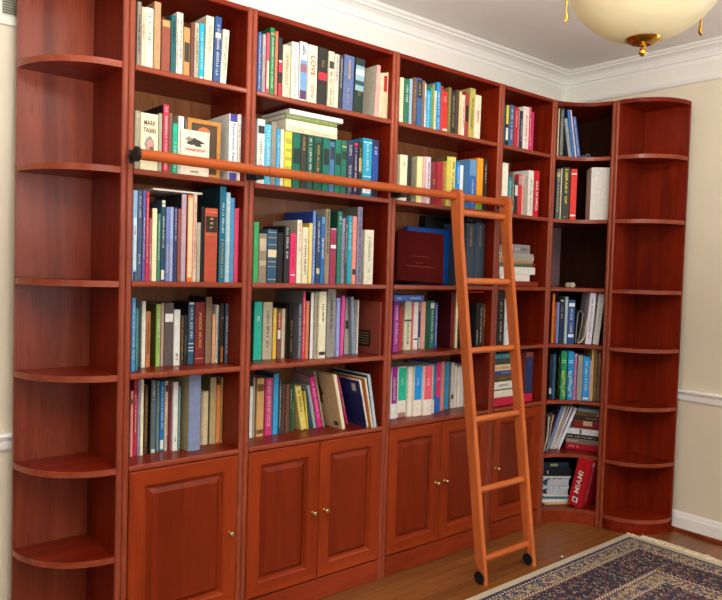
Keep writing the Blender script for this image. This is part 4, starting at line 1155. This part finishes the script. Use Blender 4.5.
b = MB(); b.box((mw_*.30, -.0010, mh_*.08), (mw_*.72, .0005, mh_*.185), .0002); lg = mobj('emblem', b.v, b.f, mat('#e8e4e4', .5), rb)
b = MB(); b.box((mw_*.40, -.0014, mh_*.10), (mw_*.62, -.0009, mh_*.165)); mobj('emblem_mark', b.v, b.f, mat('#5c3c5c', .5), lg)
vv, ff = [], []; strokes(vv, ff, mh_*.12, mh_*.85, 0, .008, random, 0)
vv = [(mw_+.0006, md_*.3+x, zz) for x, y, zz in vv]; mobj('side_text', vv, [f[::-1] for f in ff], mat('#e8c8cc', .5), rb)
b = MB(); b.box((mw_-.0005, md_*.2, mh_*.86), (mw_+.0007, md_*.2+.022, mh_*.94)); mobj('side_emblem', b.v, b.f, mat('#d8c8d0', .5), rb)

# ------------------------------------------------------------------ ladder rail and rolling ladder
ty, tz, tr = -.068, 1.587, .0165
BLK = mat('#161616', .35)
rl = thing('ladder_rail', (.9, ty, tz), 'long round reddish wooden rail on black brackets across the bookcase fronts', 'rail')
off = Vector((.9, ty, tz))
b = MB(); b.tube([(.004, ty, tz), (1.742, ty, tz)], tr, 24); o = b.build('rail', WRAIL(), rl, smooth=True, off=off)
for x in (.452, 1.118):
    b = MB(); b.tube([(x-.0012, ty, tz), (x+.0012, ty, tz)], tr+.0006, 24); b.build('rail_joint', mat('#5c2410', .5), rl, off=off)
for x, end in ((-.001, 1), (XJ[1], 0), (XJ[2], 0), (1.742, 1)):
    b = MB()
    if end: b.tube([(x-.004, ty, tz), (x+.006, ty, tz)], tr+.0055, 24); b.tube([(x+.004, ty, tz), (x+.010, -.001, tz)], .008, 14); b.box((x+.003, -.005, tz-.020), (x+.020, -.0005, tz+.020), .002)
    else: b.box((x-.017, ty+.004, tz-.028), (x+.017, -.0005, tz-.004), .003)
    b.build('bracket', BLK, rl, off=off, smooth=False)

def LY(z): return -.2835 + .138*z          # leaning line of the rails' centre
LX = (1.382, 1.704); LT = .024; LD = .044
ld = thing('library_ladder', (1.55, -.28, 0), 'orange-brown wooden rolling library ladder hooked over the rail', 'ladder')
off = Vector((1.55, -.28, 0))
for x in LX:
    # side rail outline in (y, z): straight board with a rounded hooked head over the rail
    hd = LD/2
    out_ = [(LY(0)-hd, 0), (LY(0)-hd+.015, .0), (LY(.045)-hd+.018, .045), (LY(.078)+hd, .080), (LY(1.595)+hd+.002, 1.595), (LY(1.61)+hd-.002, 1.612), (-.052, 1.620),
            (-.086, 1.616), (-.098, 1.605), (-.1035, 1.585), (-.1040, 1.55), (-.1045, 1.50), (LY(1.40)-hd, 1.40)]
    v = [(x, y, z) for y, z in out_] + [(x+LT, y, z) for y, z in out_]; n = len(out_)
    bm = bmesh.new(); vs = [bm.verts.new(q) for q in v]
    bm.faces.new(vs[:n]); bm.faces.new(vs[n:][::-1])
    for i in range(n): bm.faces.new((vs[i], vs[i+n], vs[(i+1) % n+n], vs[(i+1) % n]))
    bmesh.ops.recalc_face_normals(bm, faces=bm.faces)
    bmesh.ops.bevel(bm, geom=[e for e in bm.edges if abs(e.verts[0].co.x-e.verts[1].co.x) < 1e-6], offset=.0022, segments=2, affect='EDGES')
    for q in bm.verts: q.co -= off
    me = bpy.data.meshes.new('side_rail'); bm.to_mesh(me); bm.free(); me.materials.append(WLAD('z')); link(bpy.data.objects.new('side_rail', me), ld)
    # wheel at the foot
    wy, wz = LY(.03)+.004, .0262
    b = MB(); R = .026; xx = x+.006
    pr = [(0, .0), (.008, .0), (.008, .003), (.018, .003), (.019, .001), (R-.002, .001), (R, .003), (R, .013), (R-.002, .015), (.019, .015), (.018, .013), (.008, .013), (.008, .016), (0, .016)]
    b.lathe(pr, (0, 0, 0), 28); b.v = [(xx+zz-.010, wy+px_, wz+py_) for px_, py_, zz in b.v]
    b.build('wheel', mat('#1a1a1c', .3), ld, smooth=True, off=off)
for z in (.093, .369, .656, .941, 1.232, 1.522):
    y = LY(z)+.002; b = MB(); x0_, x1_ = LX[0]+LT-.004, LX[1]+.004
    b.tube([(x0_, y, z), (x0_+.008, y, z), ((x0_+x1_)/2, y, z), (x1_-.008, y, z), (x1_, y, z)], [.0125, .0138, .0142, .0138, .0125], 20)
    b.build('rung', WLAD('x'), ld, smooth=True, off=off)

# ------------------------------------------------------------------ rug
RX0, RX1, RY0, RY1 = -.35, 2.408, -2.35, -.345
def rug_material():
    m, nt, b = newmat('rug_wool'); L = nt.links
    tc = N(nt, 'ShaderNodeTexCoord'); sp = N(nt, 'ShaderNodeSeparateXYZ'); L.new(tc.outputs['Object'], sp.inputs[0])
    def mth(op, a, c=None, cl=False):
        n = N(nt, 'ShaderNodeMath', operation=op); n.use_clamp = cl
        for i, q in enumerate((a, c)):
            if q is None: continue
            if isinstance(q, (int, float)): n.inputs[i].default_value = q
            else: L.new(q, n.inputs[i])
        return n.outputs[0]
    hx_, hy_ = (RX1-RX0)/2, (RY1-RY0)/2
    ax = mth('SUBTRACT', hx_, mth('ABSOLUTE', sp.outputs[0])); ay = mth('SUBTRACT', hy_, mth('ABSOLUTE', sp.outputs[1]))
    e = mth('MINIMUM', ax, ay)
    nz = N(nt, 'ShaderNodeTexNoise'); nz.inputs['Scale'].default_value = 90; L.new(tc.outputs['Object'], nz.inputs['Vector'])
    e = mth('ADD', e, mth('MULTIPLY', mth('SUBTRACT', nz.outputs['Fac'], .5), .006))
    def ramp(stops, fac, interp='CONSTANT'):
        r = N(nt, 'ShaderNodeValToRGB'); r.color_ramp.interpolation = interp
        el = r.color_ramp.elements
        while len(el) > 1: el.remove(el[-1])
        el[0].position = stops[0][0]; el[0].color = lin(stops[0][1])
        for p, c in stops[1:]: q = el.new(p); q.color = lin(c)
        L.new(fac, r.inputs['Fac']); return r.outputs['Color']
    es = mth('MULTIPLY', e, 1.6)          # 0..0.625 m
    k = 1.6
    ground = ramp([(0, '#bcae94'), (.034*k, '#34304a'), (.050*k, '#8a8c98'), (.058*k, '#2e2a40'), (.064*k, '#a8946e'), (.118*k, '#5a2028'), (.126*k, '#c8b896'), (.133*k, '#5a2028'), (.142*k, '#22263e'),
                   (.300*k, '#5a2028'), (.309*k, '#c8b896'), (.316*k, '#5a2028'), (.325*k, '#a8946e'), (.385*k, '#c8c0b0'), (.395*k, '#2c2c44')], es)
    motif = ramp([(0, '#b8a480'), (.034*k, '#34304a'), (.050*k, '#34304a'), (.064*k, '#2c2a40'), (.118*k, '#5a2028'), (.126*k, '#5a2028'), (.142*k, '#9c8860'), (.300*k, '#5a2028'), (.309*k, '#5a2028'),
                  (.325*k, '#342c40'), (.385*k, '#34304a'), (.395*k, '#a08c68')], es)
    motif2 = ramp([(0, '#b8a480'), (.034*k, '#8c8c98'), (.064*k, '#7c2c30'), (.118*k, '#c8b896'), (.142*k, '#74303a'), (.300*k, '#c8b896'), (.325*k, '#7c3434'), (.385*k, '#34304a'), (.395*k, '#6a2c34')], es)
    def motifs(scale, thr0, thr1, rnd=.35, off=0):
        mp = N(nt, 'ShaderNodeMapping'); mp.inputs['Location'].default_value = (off, off, 0); L.new(tc.outputs['Object'], mp.inputs['Vector'])
        v = N(nt, 'ShaderNodeTexVoronoi', feature='F1', distance='MANHATTAN'); v.inputs['Scale'].default_value = scale; v.inputs['Randomness'].default_value = rnd
        L.new(mp.outputs[0], v.inputs['Vector'])
        n2 = N(nt, 'ShaderNodeTexNoise'); n2.inputs['Scale'].default_value = scale*2.2; L.new(mp.outputs[0], n2.inputs['Vector'])
        d = mth('ADD', v.outputs['Distance'], mth('MULTIPLY', mth('SUBTRACT', n2.outputs['Fac'], .5), .35))
        return mth('MULTIPLY', mth('GREATER_THAN', d, thr0), mth('LESS_THAN', d, thr1))
    inner = mth('GREATER_THAN', e, .034)
    f1 = mth('MULTIPLY', motifs(22, .29, .41, .25), inner); f2 = mth('MULTIPLY', motifs(22, -.2, .13, .25), inner)
    def speck(scale, lo, hi, off=0, det=1.5):
        mp = N(nt, 'ShaderNodeMapping'); mp.inputs['Location'].default_value = (off, off*.7, 0); L.new(tc.outputs['Object'], mp.inputs['Vector'])
        n2 = N(nt, 'ShaderNodeTexNoise'); n2.inputs['Scale'].default_value = scale; n2.inputs['Detail'].default_value = det; L.new(mp.outputs[0], n2.inputs['Vector'])
        return mth('MULTIPLY', mth('MULTIPLY', mth('GREATER_THAN', n2.outputs['Fac'], lo), mth('LESS_THAN', n2.outputs['Fac'], hi)), inner)
    def mix(a, c, f):
        x = N(nt, 'ShaderNodeMix', data_type='RGBA'); L.new(f, x.inputs[0]); L.new(a, x.inputs[6]); L.new(c, x.inputs[7]); return x.outputs[2]
    c = mix(ground, motif, f1); c = mix(c, motif2, f2)
    c = mix(c, ramp([(0, '#b8a480'), (.034*k, '#5c5c70'), (.064*k, '#1e2036'), (.118*k, '#8c7c60'), (.142*k, '#6c2028'), (.3*k, '#8c7c60'), (.325*k, '#242440'), (.395*k, '#6c2028')], es), speck(70, .59, 2))
    c = mix(c, ramp([(0, '#b8a480'), (.034*k, '#22223a'), (.064*k, '#7c2a2c'), (.118*k, '#5a2028'), (.142*k, '#b09c74'), (.3*k, '#5a2028'), (.325*k, '#8c3030'), (.395*k, '#b8a478')], es), speck(95, .63, 2, 5.3))
    c = mix(c, ramp([(0, '#b8a480'), (.034*k, '#22223a'), (.064*k, '#38486a'), (.118*k, '#5a2028'), (.142*k, '#141626'), (.3*k, '#5a2028'), (.325*k, '#38486a'), (.395*k, '#141626')], es), speck(60, -1, .42, 9.1))
    ck = N(nt, 'ShaderNodeTexChecker'); ck.inputs['Scale'].default_value = 105; L.new(tc.outputs['Object'], ck.inputs['Vector'])
    def band(a, z): return mth('MULTIPLY', mth('GREATER_THAN', e, a), mth('LESS_THAN', e, z))
    st = mth('ADD', mth('ADD', band(.123, .137), band(.305, .320)), mth('ADD', band(.051, .060), band(.386, .395)))
    ckc = N(nt, 'ShaderNodeMix', data_type='RGBA'); L.new(ck.outputs['Fac'], ckc.inputs[0]); ckc.inputs[6].default_value = lin('#4a1c24'); ckc.inputs[7].default_value = lin('#d0c4a8')
    c = mix(c, ckc.outputs[2], st)
    L.new(c, b.inputs['Base Color']); b.inputs['Roughness'].default_value = .95
    
    n5 = N(nt, 'ShaderNodeTexNoise'); n5.inputs['Scale'].default_value = 400; L.new(tc.outputs['Object'], n5.inputs['Vector'])
    bp = N(nt, 'ShaderNodeBump'); bp.inputs['Strength'].default_value = .5; bp.inputs['Distance'].default_value = .003; L.new(n5.outputs['Fac'], bp.inputs['Height']); L.new(bp.outputs[0], b.inputs['Normal'])
    return m
rc = Vector(((RX0+RX1)/2, (RY0+RY1)/2, 0))
rg = thing('persian_rug', rc, 'navy and cream patterned oriental rug with a fringed end on the wood floor', 'rug')
b = MB(); b.box((RX0, RY0, .0004), (RX1, RY1, .009), .003); b.build('rug_pile', rug_material(), rg, off=rc)
b = MB(); y = RY0+.004; rr = random.Random(3)
while y < RY1-.001:
    for s_ in range(2):
        if y > -.41 and s_: continue
        L_ = rr.uniform(.034, .066) if y < -.41 else rr.uniform(.012, .02); a = rr.uniform(-.5, .5); x = RX1-.002; pts = [(x, y, .0045)]
        for k in range(1, 5): pts.append((x+L_*k/4, y+a*L_*(k/4)**1.5+rr.uniform(-.002, .002), max(.0030, .006+.005*math.sin(k*1.2+a*3))))
        b.tube(pts, [.0032, .0030, .0028, .0026, .0020], 5); y += .0042
b.build('fringe', mat('#dccfb2', .9), rg, off=rc)

# ------------------------------------------------------------------ hanging bowl lamp
dist = 2.28; d = (fw + rt*(643-361)/F - up*(41-300)/F).normalized(); LC = CP + d*dist         # bottom of the bowl
BR = .228; bz = LC.z
lm = thing('pendant_lamp', (LC.x, LC.y, ZC), 'cream glass bowl pendant lamp with brass fittings hanging from the ceiling', 'lamp')
off = Vector((LC.x, LC.y, ZC))
def glass():
    m, nt, b = newmat('cream_glass')
    tc = N(nt, 'ShaderNodeTexCoord'); no = N(nt, 'ShaderNodeTexNoise'); no.inputs['Scale'].default_value = 30; nt.links.new(tc.outputs['Object'], no.inputs['Vector'])
    rp = N(nt, 'ShaderNodeValToRGB'); rp.color_ramp.elements[0].color = lin('#a89c7c'); rp.color_ramp.elements[1].color = lin('#b4a98c'); nt.links.new(no.outputs['Fac'], rp.inputs['Fac'])
    nt.links.new(rp.outputs['Color'], b.inputs['Base Color']); b.inputs['Roughness'].default_value = .35
    tr_ = N(nt, 'ShaderNodeBsdfTranslucent'); tr_.inputs['Color'].default_value = lin('#f0e6c4')
    mx = N(nt, 'ShaderNodeMixShader'); mx.inputs[0].default_value = .15
    nt.links.new(b.outputs[0], mx.inputs[1]); nt.links.new(tr_.outputs[0], mx.inputs[2]); nt.links.new(mx.outputs[0], nt.nodes['Material Output'].inputs['Surface'])
    return m
prof = []; n = 20; amax = math.radians(62)
for i in range(n+1): a = amax*i/n; prof.append((BR*math.sin(a), BR*(1-math.cos(a))))
inner_ = [(max(r-.005, 0), z+.004) for r, z in prof[::-1]]
b = MB(); b.lathe(prof + [(prof[-1][0]+.002, prof[-1][1]+.004)] + inner_, (LC.x, LC.y, bz), 64); b.build('bowl', glass(), lm, smooth=True, off=off)
BRS = mat('#c89838', .18, 1.0)
b = MB(); b.lathe([(.0, -.012), (.018, -.012), (.030, -.008), (.046, .000), (.049, .006), (.046, .0085), (.0, .004)], (LC.x, LC.y, bz), 40); b.build('finial_plate', BRS, lm, smooth=True, off=off)
b = MB(); b.lathe([(.0, -.042), (.005, -.0415), (.0095, -.036), (.011, -.030), (.0085, -.024), (.005, -.021), (.007, -.017), (.010, -.014), (.010, -.010), (0, -.010)], (LC.x, LC.y, bz), 24); b.build('finial', BRS, lm, smooth=True, off=off)
rimz = bz + prof[-1][1]; rimr = prof[-1][0]
rg2 = Vector((rt.x, rt.y)).normalized(); aw = Vector((fw.x, fw.y)).normalized()
for az in (178, 23, 278):
    dr = rg2*math.cos(math.radians(az)) + aw*math.sin(math.radians(az)); b = MB()
    def P_(r, z): return (LC.x+dr.x*r, LC.y+dr.y*r, z)
    rr_ = rimr+.010
    b.tube([P_(.012, rimz+.20), P_(.06, rimz+.185), P_(rr_*.7, rimz+.10), P_(rr_, rimz+.03), P_(rr_+.006, rimz), P_(rr_+.006, rimz-.040), P_(rr_+.004, rimz-.062), P_(rr_+.010, rimz-.071)], [.004, .004, .004, .005, .0045, .0035, .006, .003], 10)
    b.build('arm', BRS, lm, smooth=True, off=off)
b = MB(); b.tube([(LC.x, LC.y, rimz+.16), (LC.x, LC.y, ZC-.02)], .006, 14); b.build('stem', BRS, lm, smooth=True, off=off)
b = MB(); b.lathe([(.0, -.03), (.02, -.03), (.045, -.02), (.06, -.004), (.06, -.0005), (0, -.0005)], (LC.x, LC.y, ZC), 32); b.build('ceiling_canopy', BRS, lm, smooth=True, off=off)
b = MB(); b.lathe([(0, .0), (.02, .006), (.03, .03), (.02, .055), (.013, .075), (0, .075)], (LC.x, LC.y, rimz-.03), 20); b.build('bulb', mat('#f4eeda', .4), lm, smooth=True, off=off)

# small white paper scrap on the floor
p = CP + (fw + rt*(562-361)/F - up*(557-300)/F)*1.0; d = p-CP; p = CP + d*((0-CP.z)/d.z)
b = MB(); b.lathe([(0, 0), (.004, .0), (.0055, .002), (.004, .005), (0, .006)], (0, 0, 0), 7); o = mobj('paper_scrap', b.v, b.f, mat('#e4e0d8', .7)); o.location = (p.x, p.y, .0004); tag(o, uniq('tiny white paper scrap on the floor between ladder and rug'), 'scrap')

# ------------------------------------------------------------------ light
def area(name, loc, rot, sx, sy, power, col):
    l = bpy.data.lights.new(name, 'AREA'); l.shape = 'RECTANGLE'; l.size = sx; l.size_y = sy; l.energy = power; l.color = col
    o = bpy.data.objects.new(name, l); COL.objects.link(o); o.location = loc; o.rotation_euler = rot; return o
area('window_light', (-1.8, Y0+.03, 1.33), (PI/2, 0, 0), 1.5, 1.7, 15, (.93, .97, 1))
area('window_light', (.6, Y0+.03, 1.33), (PI/2, 0, 0), 1.9, 1.7, 21, (.93, .97, 1))
area('window_light', (X0+.03, -2.7, 1.37), (PI/2, 0, -PI/2), 1.7, 1.5, 13, (.93, .97, 1))
area('window_light', (XWALL-.01, -2.375, 1.45), (PI/2, 0, PI/2), 1.55, 1.3, 20, (.95, .97, 1))
pl_ = bpy.data.lights.new('lamp_bulb_light', 'POINT'); pl_.energy = 17; pl_.shadow_soft_size = .04; pl_.color = (1, .93, .82)
po = bpy.data.objects.new('lamp_bulb_light', pl_); COL.objects.link(po); po.location = (LC.x, LC.y, rimz+.095)
area('bounce_flash', (-.2, -2.2, 1.55), (math.radians(172), 0, -YAW), 1.6, 1.2, 145, (1, .985, .965))
wd = bpy.data.worlds.new('world'); S.world = wd; wd.use_nodes = True
wd.node_tree.nodes['Background'].inputs[0].default_value = (.85, .92, 1, 1); wd.node_tree.nodes['Background'].inputs[1].default_value = .8
S.view_settings.view_transform = 'Standard'; S.view_settings.look = 'None'; S.view_settings.gamma = 1; S.view_settings.use_curve_mapping = False
S.view_settings.exposure = -.15
